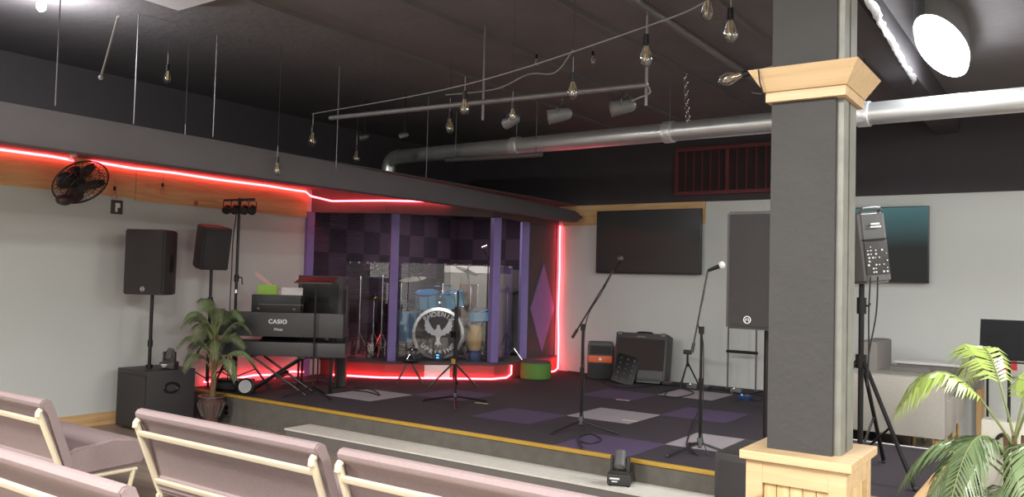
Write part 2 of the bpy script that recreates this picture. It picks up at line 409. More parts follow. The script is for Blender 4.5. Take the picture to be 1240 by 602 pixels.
# header round the top of the booth
HP = [(XL+.03, 7.6), (-8.3, 7.78), (-7.66, 8.08), (-6.56, 9.02), (-6.52, 9.35), (-6.62, 10.0), (-6.62, YB-.04)]
hb = MB()
for a, c in zip(HP, HP[1:]):
    a = Vector((*a, 0)); c = Vector((*c, 0)); dd = (c-a); L = dd.length; mid = (a+c)/2
    n_ = Vector((-dd.y, dd.x, 0)).normalized()*.06
    hb.box((mid.x+n_.x, mid.y+n_.y, 2.65), (L+.05, .10, .30), rot=Matrix.Rotation(math.atan2(dd.y, dd.x), 3, 'Z'))
struct(hb.build('booth_header', M['header'], smooth=False))
struct(MB().prism([(XL+.04, 7.75), (-7.7, 8.2), (-6.65, 9.1), (-6.7, YB-.04), (XL+.04, YB-.04)], 2.78, 2.798).build('booth_ceiling', M['blackwall'], smooth=False))
for i, (x, y, a) in enumerate(((-7.66, 8.24, 50), (-6.64, 9.16, 62), (-6.70, 9.96, 50))):
    struct(MB().box((0, 0, 0), (.112, .112, 1.975), bev=.005).build('booth_post', M['purple'], loc=(x, y, .525+.9875), rot=(0, 0, R_(a)), smooth=False))

# column with pine capital and panelled pedestal
ped = thing('support_column', 'dark painted square column with pine capital and pale pine panelled pedestal', 'column', (-1.06, 4.03, 0))
MB().b2(-.16, .13, -.15, .15, .9, CEIL).build('shaft', M['column'], ped, smooth=False)
ch = MB().b2(.13, .16, -.12, -.03, .9, CEIL).b2(.13, .16, .0, .12, .9, CEIL).build('steel_channel', M['channel'], ped, smooth=False)
ch['label'] = 'pale steel channel up the side of the column'
pb = MB().b2(-.19, .18, -.21, .21, 0, .85)
pb.build('pedestal_core', M['palepinez'], ped, smooth=False)
fr = MB()
for sx0, sx1 in ((-.225, -.15), (.14, .215)):
    for sy0, sy1 in ((-.245, -.17), (.17, .245)): fr.b2(sx0, sx1, sy0, sy1, 0, .86)
for y0, y1 in ((-.242, -.21), (.21, .242)): fr.b2(-.15, .14, y0, y1, .76, .86).b2(-.15, .14, y0, y1, 0, .14)
for x0, x1 in ((-.222, -.19), (.18, .212)): fr.b2(x0, x1, -.17, .17, .76, .86).b2(x0, x1, -.17, .17, 0, .14)
fr.build('panel_frame', M['palepine'], ped, smooth=False)
bd = MB()
for k in range(5):
    x0 = -.147+k*.058; bd.b2(x0, x0+.055, -.225, -.209, .14, .76, bev=.003)
for k in range(5):
    y0 = -.165+k*.067; bd.b2(.179, .195, y0, y0+.065, .14, .76, bev=.003)
bd.build('tongue_and_groove_board', M['palepinez'], ped, smooth=False)
MB().b2(-.25, .24, -.27, .27, .86, .90, bev=.006).build('pedestal_cap', M['palepine'], ped, smooth=False)
cp = MB()
def frus(mb, z0, hx0, hy0, z1, hx1, hy1, cx=-.0):
    a = [mb.bm.verts.new((cx+sx*hx0, sy*hy0, z0)) for sx, sy in ((-1, -1), (1, -1), (1, 1), (-1, 1))]
    b_ = [mb.bm.verts.new((cx+sx*hx1, sy*hy1, z1)) for sx, sy in ((-1, -1), (1, -1), (1, 1), (-1, 1))]
    mb.bm.faces.new(a[::-1]); mb.bm.faces.new(b_)
    for i in range(4): mb.bm.faces.new((a[i], a[(i+1) % 4], b_[(i+1) % 4], b_[i]))
frus(cp, 2.52, .18, .18, 2.565, .18, .18); frus(cp, 2.566, .185, .19, 2.665, .245, .25)
cp.build('capital', M['palepine'], ped, smooth=False)
MB().tube([(-.19, -.26, 2.66), (-.185, -.25, 2.6), (-.19, -.2, 2.56), (-.24, -.2, 2.57)], .004, smooth=4).build('cable', M['cable'], ped)

# ================================================================ RED ROPE LIGHT
def rope(pts, lab, r=.012):
    o = MB().tube(pts, r, 8, smooth=0).build('rope_light', M['rope']); tag(o, lab, 'rope light', 'red rope lights'); return o
def zz(pts):                              # small sag between the clips
    return pts
rope([(XL+.045, 1.2, 2.775), (XL+.045, 3.0, 2.775), (XL+.045, 4.15, 2.775), (XL+.045, 4.36, 2.765)], 'glowing red rope light along top of pine boards, left of the wall fan')
rope([(XL+.045, 4.55, 2.78), (XL+.045, 5.0, 2.765), (XL+.045, 5.5, 2.775), (XL+.045, 6.1, 2.765), (XL+.045, 6.8, 2.77), (XL+.045, 7.3, 2.76), (XL+.05, 7.44, 2.76),
      (XL+.12, 7.47, 2.70), (-8.32, 7.70, 2.65), (-7.69, 8.02, 2.665), (-7.10, 8.53, 2.68), (-7.02, 8.60, 2.67)], 'glowing red rope light from the fan to above the drum booth front')
rope([(-6.60, 10.77, 2.50), (-6.60, 10.77, 2.3), (-6.59, 10.77, 1.8), (-6.60, 10.77, 1.2), (-6.58, 10.77, .8), (-6.57, 10.76, .45), (-6.55, 10.72, .34), (-6.5, 10.55, .315), (-6.47, 10.2, .315), (-6.46, 9.98, .315)],
     'glowing red rope light standing down the right edge of the drum booth')
rope([(-6.49, 9.40, .48), (-6.485, 9.39, .36), (-6.50, 9.30, .318), (-6.55, 9.02, .318), (-6.9, 8.72, .318), (-7.3, 8.38, .318), (-7.67, 8.06, .318), (-8.0, 7.93, .318), (-8.35, 7.8, .318)],
     'glowing red rope light along the foot of the drum platform')
rope([(-8.52, 5.98, .36), (-8.53, 6.3, .35), (-8.53, 6.7, .38), (-8.54, 7.0, .36), (-8.54, 7.3, .38), (-8.54, 7.5, .36)], 'glowing red rope light on the stage behind the keyboard, by the left wall')

# ================================================================ CEILING LAMP, DUCT, HANGING THINGS
lf = thing('ceiling_light', 'blazing white oval lamp under the dark ceiling, right of the column', 'ceiling light', (-.90, 7.05, 3.52))
cap = []
for k in range(32):
    a = 2*math.pi*k/32; cap.append((.15*math.cos(a), .85*math.sin(a)))
MB().prism([(x*1.08, y*1.04) for x, y in cap], .02, CEIL-3.52).build('housing', M['greyplastic'], lf)
MB().prism(cap, -.03, .02).build('lamp_diffuser', M['lamp'], lf)
fo = MB()
random.seed(3)
pr = None
for k in range(40):
    y = 4.9+3.0*k/39; wv = .05+.02*random.random()
    row = [fo.bm.verts.new((-1.17-.04*(y-6)+.012*random.random(), y, 3.46)), fo.bm.verts.new((-1.15-.04*(y-6)+.03*random.random(), y, 3.49+.02*random.random())), fo.bm.verts.new((-1.17-.04*(y-6)+.012*random.random(), y, 3.51+wv*.6))]
    if pr:
        fo.bm.faces.new((pr[0], pr[1], row[1], row[0])); fo.bm.faces.new((pr[1], pr[2], row[2], row[1]))
    pr = row
fo_ = fo.build('foil_strip', M['foil']); md = fo_.modifiers.new('s', 'SOLIDIFY'); md.thickness = .004
tag(fo_, 'crumpled bright foil strip along the ceiling beam beside the lamp', 'foil strip')

dt = thing('ventilation_duct', 'long silver round ventilation duct under the black ceiling', 'duct', (0, 0, 0))
A = Vector((-7.58, 8.2, 3.27)); B = Vector((1.8, 7.35, 3.14)); dd = (B-A).normalized()
MB().cyl(A, B, .095, .10, n=28).build('duct_pipe', M['duct'], dt)
MB().tube([A+dd*.02, A-dd*.05, A-dd*.14+Vector((0, 0, -.03)), A-dd*.2+Vector((0, 0, -.11)), A-dd*.21+Vector((0, 0, -.26))], .098, 20, smooth=4).build('duct_elbow', M['duct'], dt)
for x in (622, 808, 1045):
    rr = ray(x, 301); # point of the duct at that column of the picture
    t = None
    best = min((abs((EYE.x+(ray(x, 150)*s_).x) - 0), 0) for s_ in (1,))
    # intersection in plan
    det = rr.x*(-dd.y)-rr.y*(-dd.x); ax = A.x-EYE.x; ay = A.y-EYE.y
    s_ = (rr.x*ay-rr.y*ax)/(rr.y*dd.x-rr.x*dd.y)
    c = A+dd*s_
    MB().cyl(c-dd*.05, c+dd*.05, .112, n=28).build('clamp_band', M['foil'], dt)
    MB().cyl(c+Vector((0, 0, .1)), (c.x, c.y, CEIL), .006, n=6).build('hanger_rod', M['steel'], dt)
a = at(540, 194, 'Y', 8.0); b2 = at(656, 187, 'Y', 7.9)
tag(MB().cyl(a, b2, .028, n=12).cyl((a.x+.15, a.y, a.z), (a.x+.15, a.y, CEIL), .005, n=6).cyl((b2.x-.08, b2.y, b2.z), (b2.x-.08, b2.y, CEIL), .005, n=6).build('hanging_pipe', M['steel']), 'short thin pipe hung just under the left part of the duct', 'pipe')

# lighting bar
bar = thing('lighting_bar', 'long thin lighting bar hung across the ceiling above the stage', 'lighting bar')
pa = at(400, 143, 'Y', 5.35); pb_ = at(784, 103, 'Y', 5.35)
MB().cyl(pa, pb_, .022, n=12).build('bar_pipe', M['steel'], bar)
for x in (585, 782):
    c = at(x, 130, 'Y', 5.35); s_ = (c.x-pa.x)/(pb_.x-pa.x); zz_ = pa.z+(pb_.z-pa.z)*s_
    MB().cyl((c.x, 5.35, zz_-.15), (c.x, 5.35, CEIL), .011, n=8).build('drop_rod', M['steel'], bar)
MB().tube([pb_, pb_+Vector((.02, 0, -.06)), pb_+Vector((-.08, 0, -.09)), pb_+Vector((-.22, 0, -.13))], .006, smooth=5).build('cable', M['wire'], bar)
def par(x, y, lab, yy=5.35, s=1.0, rz=0, drop=.0):
    s *= .66; c = at(x, y, 'Y', yy)
    if yy > 6: drop = CEIL-c.z-.14*s
    t = thing('stage_spotlight', lab, 'spotlight', c, (0, 0, rz), 'can spotlights hung over the stage')
    ax = Vector((-.80, -.56, -.22)).normalized(); q = ax.to_track_quat('Z', 'Y').to_matrix().to_4x4()
    MB().lathe([(.03*s, -.12*s), (.062*s, -.09*s), (.075*s, -.02*s), (.08*s, .08*s), (.085*s, .16*s), (.078*s, .16*s), (.07*s, .08*s)], 20, q, cap=False).lathe([(.03*s, -.12*s), (.01*s, -.125*s)], 20, q).build('can', M['greyplastic'], t)
    MB().lathe([(.001, .13*s), (.078*s, .13*s), (.078*s, .14*s), (.001, .14*s)], 20, q).build('gel_filter', M['gel'], t)
    MB().tube([(0, -.09*s, 0), (0, -.09*s, .1*s), (0, 0, .14*s), (0, .09*s, .1*s), (0, .09*s, 0)], .006, smooth=4).cyl((0, 0, .13*s), (0, 0, .14*s+drop), .008).build('yoke', M['satin'], t)
    return t
par(680, 139, 'can spotlight with red gel below the middle of the lighting bar', drop=.03)
par(757, 129, 'can spotlight with red gel at the right end of the lighting bar', drop=.01)
par(621, 146, 'can spotlight with red gel nearest the first duct clamp', s=.8, drop=.05, rz=-.8)
for x, y, l in ((442, 166, 'small red spotlight far back, left end of the lighting bar'), (490, 164, 'small red spotlight far back, second from the left of the bar')):
    par(x, y, l, 7.0, .6, drop=.28)

# Edison bulbs
def make_bulb(parent_loc, lab, s=1.0, grp='hanging filament bulbs'):
    t = thing('hanging_bulb', lab, 'light bulb', parent_loc, (0, 0, 0), grp); t.scale = (s, s, s)
    MB().cyl((0, 0, .0), (0, 0, -.055), .016, .018, n=12).build('socket', M['satin'], t)
    MB().lathe([(.013, -.055), (.016, -.07), (.028, -.10), (.034, -.125), (.030, -.15), (.016, -.168), (.002, -.172)], 16, cap=False).build('bulb_glass', M['bulbglass'], t)
    MB().tube([(-.008, 0, -.06), (-.012, 0, -.135), (0, 0, -.09), (.012, 0, -.135), (.008, 0, -.06)], .0025, 5).build('filament', M['filament'], t)
    MB().cyl((0, 0, 0), (0, 0, .10), .003, n=6).build('cord', M['wire'], t)
    return t
SW0 = at(378, 138, 'Y', 5.6); SW1 = at(562, 103, 'Y', 5.15); SW2 = at(783, 32, 'Y', 4.7); SW3 = at(862, -2, 'Y', 4.45); SW4 = at(960, -60, 'Y', 4.1)
tag(MB().tube([SW0, SW1, SW2, SW3, SW4], .005, 6, smooth=8).build('string_light_wire', M['wire']), 'thin straight wire carrying bulbs across the ceiling', 'wire')
SB = [at(540, 115, 'Y', 5.9), at(600, 108, 'Y', 5.7), at(640, 90, 'Y', 5.6), at(672, 88, 'Y', 5.5), at(694, 60, 'Y', 5.4)]
tag(MB().tube(SB, .006, 6, smooth=6).build('loose_cord', M['wire']), 'loose wavy pale cord drooping above the lighting bar', 'cord')
bl = [(379, 152, 5.6, 'clear bulb hanging at the left end of the long string wire', 1.25),
      (563, 110, 5.15, 'clear bulb on the wire by the tall drop rod', 1.15), (545, 135, 6.1, 'clear bulb between lighting bar and left end of duct', 1.25),
      (432, 176, 6.2, 'low clear bulb just above the soffit edge, near the drum booth', 1.1), (621, 124, 5.0, 'clear bulb in front of the first duct clamp', .8),
      (694, 88, 4.9, 'clear bulb touching the middle of the lighting bar', 1.1), (783, 42, 4.7, 'clear bulb above the right end of the lighting bar', 1.2),
      (857, -14, 4.45, 'clear bulb cut by the top edge, left of the column', 1.1), (885, 10, 4.6, 'clear bulb high beside the column', 1.2),
      (224, 166, 4.2, 'clear bulb hanging above the second left loudspeaker', 1.1), (336, 190, 4.9, 'dim bulb before the soffit above the light stand', 1.0),
      (203, 78, 4.2, 'small bulb high in front of the left soffit', 1.0), (88, 170, 3.2, 'pinkish bulb hanging in front of the soffit above the wall fan', .9),
      (650, 66, 6.2, 'small bulb high up, left of the cord knot', .7), (718, 62, 6.2, 'small bulb high up, right of the cord knot', .7)]
proto = None
for x, y, yy, lab, s in bl:
    p = at(x, y, 'Y', yy)
    if proto is None: proto = make_bulb(p, lab, s); t = proto
    else:
        t = copy_tree(proto); t.location = p; t.scale = (s, s, s); t['label'] = lab
    if y < 160 and yy > 4.0 and (x, y) not in ((379, 152), (563, 110), (783, 42), (857, -14)):
        pass
    ln = CEIL-(p.z+.10*s)
    if (x, y) not in ((379, 152), (563, 110), (783, 42), (857, -14)) and ln > .02:
        base = p.z+.10*s
        top = CEIL if p.x > -6.12 else (2.8 if base < 2.8 else CEIL)
        if top > base: MB().cyl((0, 0, .10), (0, 0, .10+(top-base)/s), .0014, n=5).build('suspension_wire', M['cable'], t)
for x, y, yy, lab in ((139, 228, 0, 'small bulb below the red rope beside the fan'), (197, 224, 0, 'small bulb below the red rope above the big left loudspeaker')):
    p = at(x, y, 'X', XL+.08); t = copy_tree(proto); t.location = (p.x, p.y, p.z+.02); t.scale = (.8, .8, .8); t['label'] = lab
# bulb lying at the column capital
t = copy_tree(proto); t.location = at(912, 87, 'Y', 4.0); t.rotation_euler = (0, R_(75), R_(20)); t.scale = (1.0, 1.0, 1.0); t['label'] = 'clear bulb leaning sideways at the left corner of the column capital'
# lit bulb upper left
p = at(50, 6, 'Y', 3.0)
t = thing('hanging_bulb', 'blazing lit bulb at the top left of the photo', 'light bulb', p)
MB().cyl((0, 0, .03), (0, 0, CEIL-p.z), .004).build('cord', M['wire'], t)
MB().lathe([(.012, .04), (.02, .03), (.034, 0), (.03, -.03), (.01, -.05)], 14).build('bulb_glass', M['litbulb'], t)
pl_ = bpy.data.lights.new('bulb_light', 'POINT'); pl_.energy = 60; pl_.shadow_soft_size = .05; pl_.color = (.95, .97, 1)
po = bpy.data.objects.new('bulb_light', pl_); COL.objects.link(po); po.parent = t; po.location = (0, 0, -.12)
# hanger rods over the soffit
for x, y0, y1, yy, lab in ((407, 60, 205, 5.7, 'thin grey rod running from the ceiling to the soffit edge'), (258, 40, 166, 4.4, 'thin grey hanger rod left of the stage light bar'),
                           (162, 100, 150, 3.7, 'short thin rod before the left soffit'), (67, 10, 128, 3.0, 'leftmost thin grey rod before the soffit'), (516, 112, 215, 7.2, 'thin dark rod left of the elbow end of the duct')):
    p = at(x, y1, 'Y', yy)
    tag(MB().cyl(p, (p.x, p.y, CEIL), .005, n=6).build('hanger_rod', M['steel']), lab, 'rod')
a = at(122, 94, 'Y', 2.9); b2 = at(143, 20, 'Y', 2.2); b2.z = min(b2.z, CEIL)
tag(MB().cyl(a, b2, .006, n=8).sph(a, .016).build('slanting_rod', M['wire']), 'slanting pale rod with a bright tip, upper left', 'rod')
# chain by the duct
p1 = at(833, 146, 'Y', 7.5); p0 = at(828, 68, 'Y', 7.5)
chm = MB(); n = 16
for k in range(n):
    c = p1.lerp(Vector((p0.x, p0.y, CEIL)), k/(n-1)) if False else p1.lerp(p0, k/(n-1))
    chm.torus(c, .022, .006, Matrix.Rotation(RX, 4, 'X') @ Matrix.Rotation(0, 4, 'Z') if k % 2 else Matrix.Rotation(RX, 4, 'Y'), n=12, k=6)
chm.cyl(p0, (p0.x, p0.y, CEIL), .004, n=6)
tag(chm.build('hanging_chain', M['chrome']), 'shiny chain hanging from the ceiling to the duct, left of the column', 'chain')
# unlit diffuser panel
c = at(205, -10, 'Z', CEIL-.02)
c = at(198, -14, 'Z', CEIL-.02); pl = thing('ceiling_panel_light', 'unlit pale ceiling panel light cut by the top edge, left', 'ceiling light', (c.x, c.y, CEIL-.03))
MB().b2(-.26, .26, -.30, .30, -.02, .03).build('panel_housing', M['greyplastic'], pl, smooth=False)
MB().b2(-.24, .24, -.28, .28, -.035, -.02).build('panel_diffuser', M['lampunlit'], pl, smooth=False)

# rust red grille in the upper back wall
g = thing('wall_grille', 'dark rust red barred grille high on the black back wall', 'grille', (-4.01, YB-.03, 2.92))
MB().b2(-.68, .68, -.025, 0, 0, .60).build('backing', M['rustin'], g, smooth=False)
f = MB().b2(-.70, .70, -.05, -.0, -.03, .02).b2(-.70, .70, -.05, -.0, .58, .63)
for x in (-.68, .05, .68): f.b2(x-.025, x+.025, -.05, 0, .02, .58)
f.build('grille_frame', M['rust'], g, smooth=False)
for x in (-.55, -.43, -.31, -.19, -.07, .18, .31, .44, .57):
    MB().b2(x-.008, x+.008, -.04, -.025, .02, .58).build('bar', M['rust'], g, smooth=False)

# ================================================================ LEFT WALL
# fan
fn = thing('wall_fan', 'black caged fan mounted on the pine boards of the left wall', 'fan', at(98, 221, 'X', -8.2))
fn.scale = (.86, .86, .86); ax = (Vector((.75, .05, -.66))).normalized(); q = ax.to_track_quat('Z', 'Y').to_matrix().to_4x4()
cg = MB()
for r_, z_ in ((.31, 0), (.24, .055), (.15, .08), (.06, .09), (.24, -.06), (.15, -.085)):
    cg.torus((0, 0, z_), r_, .004, n=36, k=5)
cg.torus((0, 0, 0), .31, .010, n=40, k=6)
for k in range(32):
    a = 2*math.pi*k/32
    for sg in (1, -1):
        cg.tube([(math.cos(a)*r_, math.sin(a)*r_, sg*z_) for r_, z_ in ((.06, .09), (.15, .08), (.24, .055), (.31, 0))], .0028, 4)
cg.xf(q).build('cage', M['fanblack'], fn)
blm = MB()
for k in range(4):
    a0 = k*math.pi/2
    pts = []
    vs = []
    for r_, w_ in ((.05, .04), (.15, .09), (.24, .10), (.28, .05)):
        row = [blm.bm.verts.new((r_*math.cos(a0+s_*w_/r_), r_*math.sin(a0+s_*w_/r_), s_*.03)) for s_ in (-1, 0, 1)]
        vs.append(row)
    for r1, r2 in zip(vs, vs[1:]):
        for j in range(2): blm.bm.faces.new((r1[j], r1[j+1], r2[j+1], r2[j]))
bo = blm.xf(q).build('blades', M['fanblack'], fn); bo.modifiers.new('s', 'SOLIDIFY').thickness = .004
MB().lathe([(.02, .1), (.05, .095), (.055, .05), (.06, -.08), (.085, -.10), (.085, -.2), (.05, -.24), (.01, -.25)], 20, q).build('motor', M['fanblack'], fn)
mp_ = -ax*.2
MB().tube([mp_, mp_+Vector((-.05, .05, .02)), Vector((XL+.05+8.2, mp_.y+.1, .05))], .02, 10, smooth=4).box((XL+.035+8.2, mp_.y+.1, .05), (.02, .12, .16)).build('bracket', M['fanblack'], fn)
MB().sph(Vector((-.10, -.13, -.21)), .085, 14, (1, 1.1, .8)).tube([(-.10, -.13, -.21), ax*-.05], .02).build('control_box', M['fanblack'], fn)

sw = thing('wall_switch', 'small dark wall plate with white toggle below the pine boards', 'switch', at(141, 251, 'X', XL))
MB().b2(0, .012, -.065, .065, -.075, .075, bev=.004).build('plate', M['plate'], sw)
MB().b2(.012, .022, -.02, .03, -.005, .045, bev=.003).b2(.012, .018, -.02, .005, -.05, 0).build('toggle', M['text'], sw)

# ================================================================ LOUDSPEAKERS
def speaker(name, lab, loc, rz, W, D, H, tilt=(0, 0), logo=True, group=None):
    t = thing(name, lab, 'loudspeaker', loc, (tilt[0], tilt[1], rz), group)
    # front faces local -Y, cabinet tapers towards the rear
    w2 = W/2; poly = [(-w2, -D/2), (w2, -D/2), (w2, D*.05), (w2*.72, D/2), (-w2*.72, D/2), (-w2, D*.05)]
    bm_ = MB().prism(poly, 0, H)
    bmesh.ops.bevel(bm_.bm, geom=list(bm_.bm.edges), offset=.012, segments=2, affect='EDGES')
    bm_.build('cabinet', M['plastic'], t)
    MB().b2(-w2+.02, w2-.02, -D/2-.012, -D/2+.002, .02, H-.02, bev=.006).build('grille', M['grille'], t)
    if logo:
        lx = 0 if logo is True else logo
        l = MB().torus((0, -D/2-.014, .06), .021, .003, Matrix.Rotation(RX, 4, 'X'), n=20, k=5)
        l.tube([(-.012, -D/2-.015, .05), (-.006, -D/2-.015, .07), (0, -D/2-.015, .055), (.006, -D/2-.015, .07), (.012, -D/2-.015, .05)], .003, 5)
        l.build('badge', M['text'], t, loc=(lx, 0, 0))
    MB().b2(w2-.004, w2+.004, -D*.2, D*.0, H*.35, H*.62, bev=.003).build('side_handle', M['satin'], t)
    return t
def logo_sub(name, lab, loc, rz, W, D, H):
    t = thing(name, lab, 'subwoofer', loc, (0, 0, rz))
    MB().b2(-W/2, W/2, -D/2, D/2, .02, H, bev=.012).build('cabinet', M['plastic'], t)
    MB().b2(-W/2+.03, W/2-.03, -D/2-.01, -D/2+.002, .05, H-.05, bev=.004).build('grille', M['grille'], t)
    MB().torus((W/2+.0, 0, H*.7), .05, .012, Matrix.Rotation(RX, 4, 'Y') @ Matrix.Diagonal((1, 1.6, 1, 1)), n=20, k=6).build('side_handle', M['satin'], t)
    for sx in (-1, 1):
        for sy in (-1, 1): MB().cyl((sx*(W/2-.06), sy*(D/2-.06), 0), (sx*(W/2-.06), sy*(D/2-.06), .025), .02).build('foot', M['satin'], t)
    return t
logo_sub('subwoofer', 'black floor subwoofer against the left wall under the big loudspeaker', (-8.12, 5.12, 0), 0, .56, .55, .62)
logo_sub('subwoofer', 'black floor subwoofer beside the pedestal, before the stage front', (-1.60, 5.26, 0), 0, .58, .56, .62)
p = at(186, 320, 'Y', 5.03)
tag(MB().cyl((p.x, 5.03, .62), (p.x, 5.03, 1.45), .018, n=14).cyl((p.x, 5.03, .62), (p.x, 5.03, .66), .035).cyl((p.x, 5.03, .85), (p.x, 5.03, .92), .026).build('speaker_pole', M['satin']), 'black pole rising from the left subwoofer to its loudspeaker', 'pole')
speaker('loudspeaker', 'big black loudspeaker on the pole above the left subwoofer', (p.x+.0, 5.03, 1.40), R_(31), .43, .40, .68)
p = at(931, 320, 'Y', 5.2)
tag(MB().cyl((p.x, 5.2, .62), (p.x, 5.2, 1.42), .022, n=14).cyl((p.x, 5.2, .62), (p.x, 5.2, .66), .04).build('speaker_pole', M['satin']), 'black pole rising from the subwoofer beside the column', 'pole')
speaker('loudspeaker', 'large black loudspeaker half hidden behind the left side of the column', (at(927, 320, 'Y', 5.2).x, 5.2, 1.385), R_(2), .38, .38, .73, logo=-.05)
# second left loudspeaker, tilted on tripod
def tripod_stand(name, lab, cat, loc, H, spread=.5, hub=.75, foot=.08, a0=0, r=.017):
    t = thing(name, lab, cat, loc)
    MB().cyl((0, 0, .12), (0, 0, H), r, n=12).cyl((0, 0, hub+.35), (0, 0, hub+.47), r*1.7, n=12).build('pole', M['satin'], t)
    MB().cyl((0, 0, hub-.05), (0, 0, hub+.05), r*2, n=12).build('collar', M['satin'], t)
    MB().tube([(0, 0, hub+.41), (.05, 0, hub+.41), (.06, 0, hub+.43)], .008).build('clamp_knob', M['satin'], t)
    for k in range(3):
        a = a0+k*2*math.pi/3; e = Vector((math.cos(a), math.sin(a), 0))
        lg = MB().tube([e*.03+Vector((0, 0, hub)), e*spread+Vector((0, 0, .02))], r*.75, 8).tube([e*.02+Vector((0, 0, .16)), e*spread*.55+Vector((0, 0, hub*.44+.02))], r*.45, 6).build('leg', M['satin'], t)
        MB().sph(e*spread+Vector((0, 0, .017)), .018, 8).build('rubber_foot', M['plastic'], lg)
    return t
p = at(240, 420, 'X', -8.12)
tripod_stand('tripod_stand', 'black tripod stand under the tilted loudspeaker behind the left palm', 'stand', (p.x, p.y+.13, ST), 1.42, .4, .6, a0=.4)
sp2 = speaker('loudspeaker', 'smaller black loudspeaker leaning forward on a tripod by the left wall', (p.x-.06, p.y+.13, ST+1.40), R_(80), .33, .30, .48, (R_(10), 0), logo=False)
# DJ light stand with par bar
p = at(284, 400, 'X', -8.0); LS = thing('light_stand', 'tall black tripod light stand with T-bar left of keyboard', 'stand', (p.x, p.y, ST))
HH = at(283, 256, 'X', -8.0).z-ST
MB().cyl((0, 0, .12), (0, 0, HH+.16), .016, n=12).cyl((0, 0, 1.25), (0, 0, 1.33), .026).tube([(0, 0, 1.3), (.07, .02, 1.3), (.08, .02, 1.22)], .008).build('pole', M['satin'], LS)
MB().cyl((0, 0, 1.12), (0, 0, 1.16), .018).build('chrome_band', M['chrome'], LS)
dv = Vector((math.cos(YAW), math.sin(YAW), 0))
MB().tube([-dv*.18+Vector((0, 0, HH+.13)), dv*.18+Vector((0, 0, HH+.15))], .014, 8).build('cross_bar', M['satin'], LS)
for k in range(3):
    a = .9+k*2*math.pi/3; e = Vector((math.cos(a), math.sin(a), 0))
    MB().tube([e*.03+Vector((0, 0, .55)), e*.42+Vector((0, 0, .02))], .012, 8).tube([Vector((0, 0, .15)), e*.24+Vector((0, 0, .25))], .007, 6).build('leg', M['satin'], LS)
MB().tube([(0, -.03, HH), (-.05, -.03, HH-.3), (-.04, -.04, HH-.7), (-.06, -.03, HH-1.1), (-.02, -.03, HH-1.5), (-.04, -.05, .05)], .006, smooth=5).build('cable', M['cable'], LS)
par_names = ('first', 'second', 'third', 'fourth')
for k, s_ in enumerate((-.14, -.05, .06, .15)):
    loc = Vector((p.x, p.y, ST+HH+.12))+dv*s_
    t = thing('par_light', 'black round par light, %s from the left on the light stand bar' % par_names[k], 'par light', loc, (0, 0, YAW), 'par lights on the T-bar stand')
    MB().tube([(-.045, 0, -.08), (-.045, 0, 0), (0, 0, .015), (.045, 0, 0), (.045, 0, -.08)], .006, 6).build('yoke', M['satin'], t)
    q = Vector((.1, -.8, -.55)).normalized().to_track_quat('Z', 'Y').to_matrix().to_4x4()
    MB().lathe([(.02, -.05), (.038, -.035), (.048, .0), (.05, .05), (.044, .05), (.04, .03), (.001, .028)], 18, Matrix.Translation((0, 0, -.085)) @ q, cap=False).build('can', M['plastic'], t)
# small moving head on left sub
def moving_head(lab, loc, rz, s=1):
    t = thing('moving_head_light', lab, 'stage light', loc, (0, 0, rz)); t.scale = (s, s, s)
    MB().b2(-.085, .085, -.075, .075, .01, .085, bev=.01).build('base', M['plastic'], t)
    MB().box((-.03, -.0765, .055), (.07, .003, .012)).box((-.03, -.0765, .035), (.04, .003, .008)).build('base_lettering', M['text'], t)
    MB().b2(-.07, -.048, -.03, .03, .085, .20, bev=.006).b2(.048, .07, -.03, .03, .085, .20, bev=.006).b2(-.07, .07, -.03, .03, .085, .10).build('yoke', M['plastic'], t)
    q = Matrix.Rotation(R_(-35), 4, 'X')
    MB().lathe([(.02, -.07), (.045, -.05), (.045, .04), (.04, .065), (.034, .065), (.03, .055), (.001, .055)], 18, Matrix.Translation((0, 0, .17)) @ q, cap=False).lathe([(.02, -.07), (.001, -.072)], 18, Matrix.Translation((0, 0, .17)) @ q, cap=False).build('head', M['greyplastic'], t)
    for sx in (-1, 1):
        for sy in (-1, 1): MB().cyl((sx*.065, sy*.055, 0), (sx*.065, sy*.055, .012), .012).build('foot', M['satin'], t)
    return t
moving_head('small moving head light on top of the left subwoofer', (at(205, 440, 'Y', 5.15).x, 5.15, .62), .6, .9)
moving_head('black moving head light on the beige step before the stage', (-2.87, 5.63, .14), .35, 1.05)

# small PA on tripod right of the column
p = at(1043, 400, 'Y', 6.5)
tripod_stand('tripod_stand', 'black tripod stand on the stage right behind the column', 'stand', (p.x, p.y, ST), 1.40, .52, .82, a0=-.65, r=.020)
t = thing('loudspeaker', 'small black loudspeaker showing its control panel, right of the column', 'loudspeaker', (p.x+.06, p.y, 1.70), (0, R_(6), R_(-142)))
W, D, H = .25, .26, .52
mb = MB(); poly = [(-W/2, -D/2), (W/2, -D/2), (W/2, D*.1), (W/2*.75, D/2), (-W/2*.75, D/2), (-W/2, D*.1)]
mb.prism(poly, 0, H)
for v in mb.bm.verts:
    if v.co.z > H-.01: v.co.y *= .8
bmesh.ops.bevel(mb.bm, geom=list(mb.bm.edges), offset=.018, segments=3, affect='EDGES')
mb.build('cabinet', M['greyplastic'], t)
MB().b2(-W/2+.02, W/2-.02, -D/2-.008, -D/2+.01, .03, H-.03, bev=.004).build('grille', M['grille'], t)
MB().tube([(-.07, D/2-.06, H-.01), (-.06, D/2-.02, H+.02), (.06, D/2-.02, H+.02), (.07, D/2-.06, H-.01)], .012, 8, smooth=3).build('top_handle', M['greyplastic'], t)
bk = MB().b2(-.085, .085, D/2-.01, D/2+.003, .06, .30, bev=.003).build('control_panel', M['plastic'], t)
kb_ = MB(); random.seed(5)
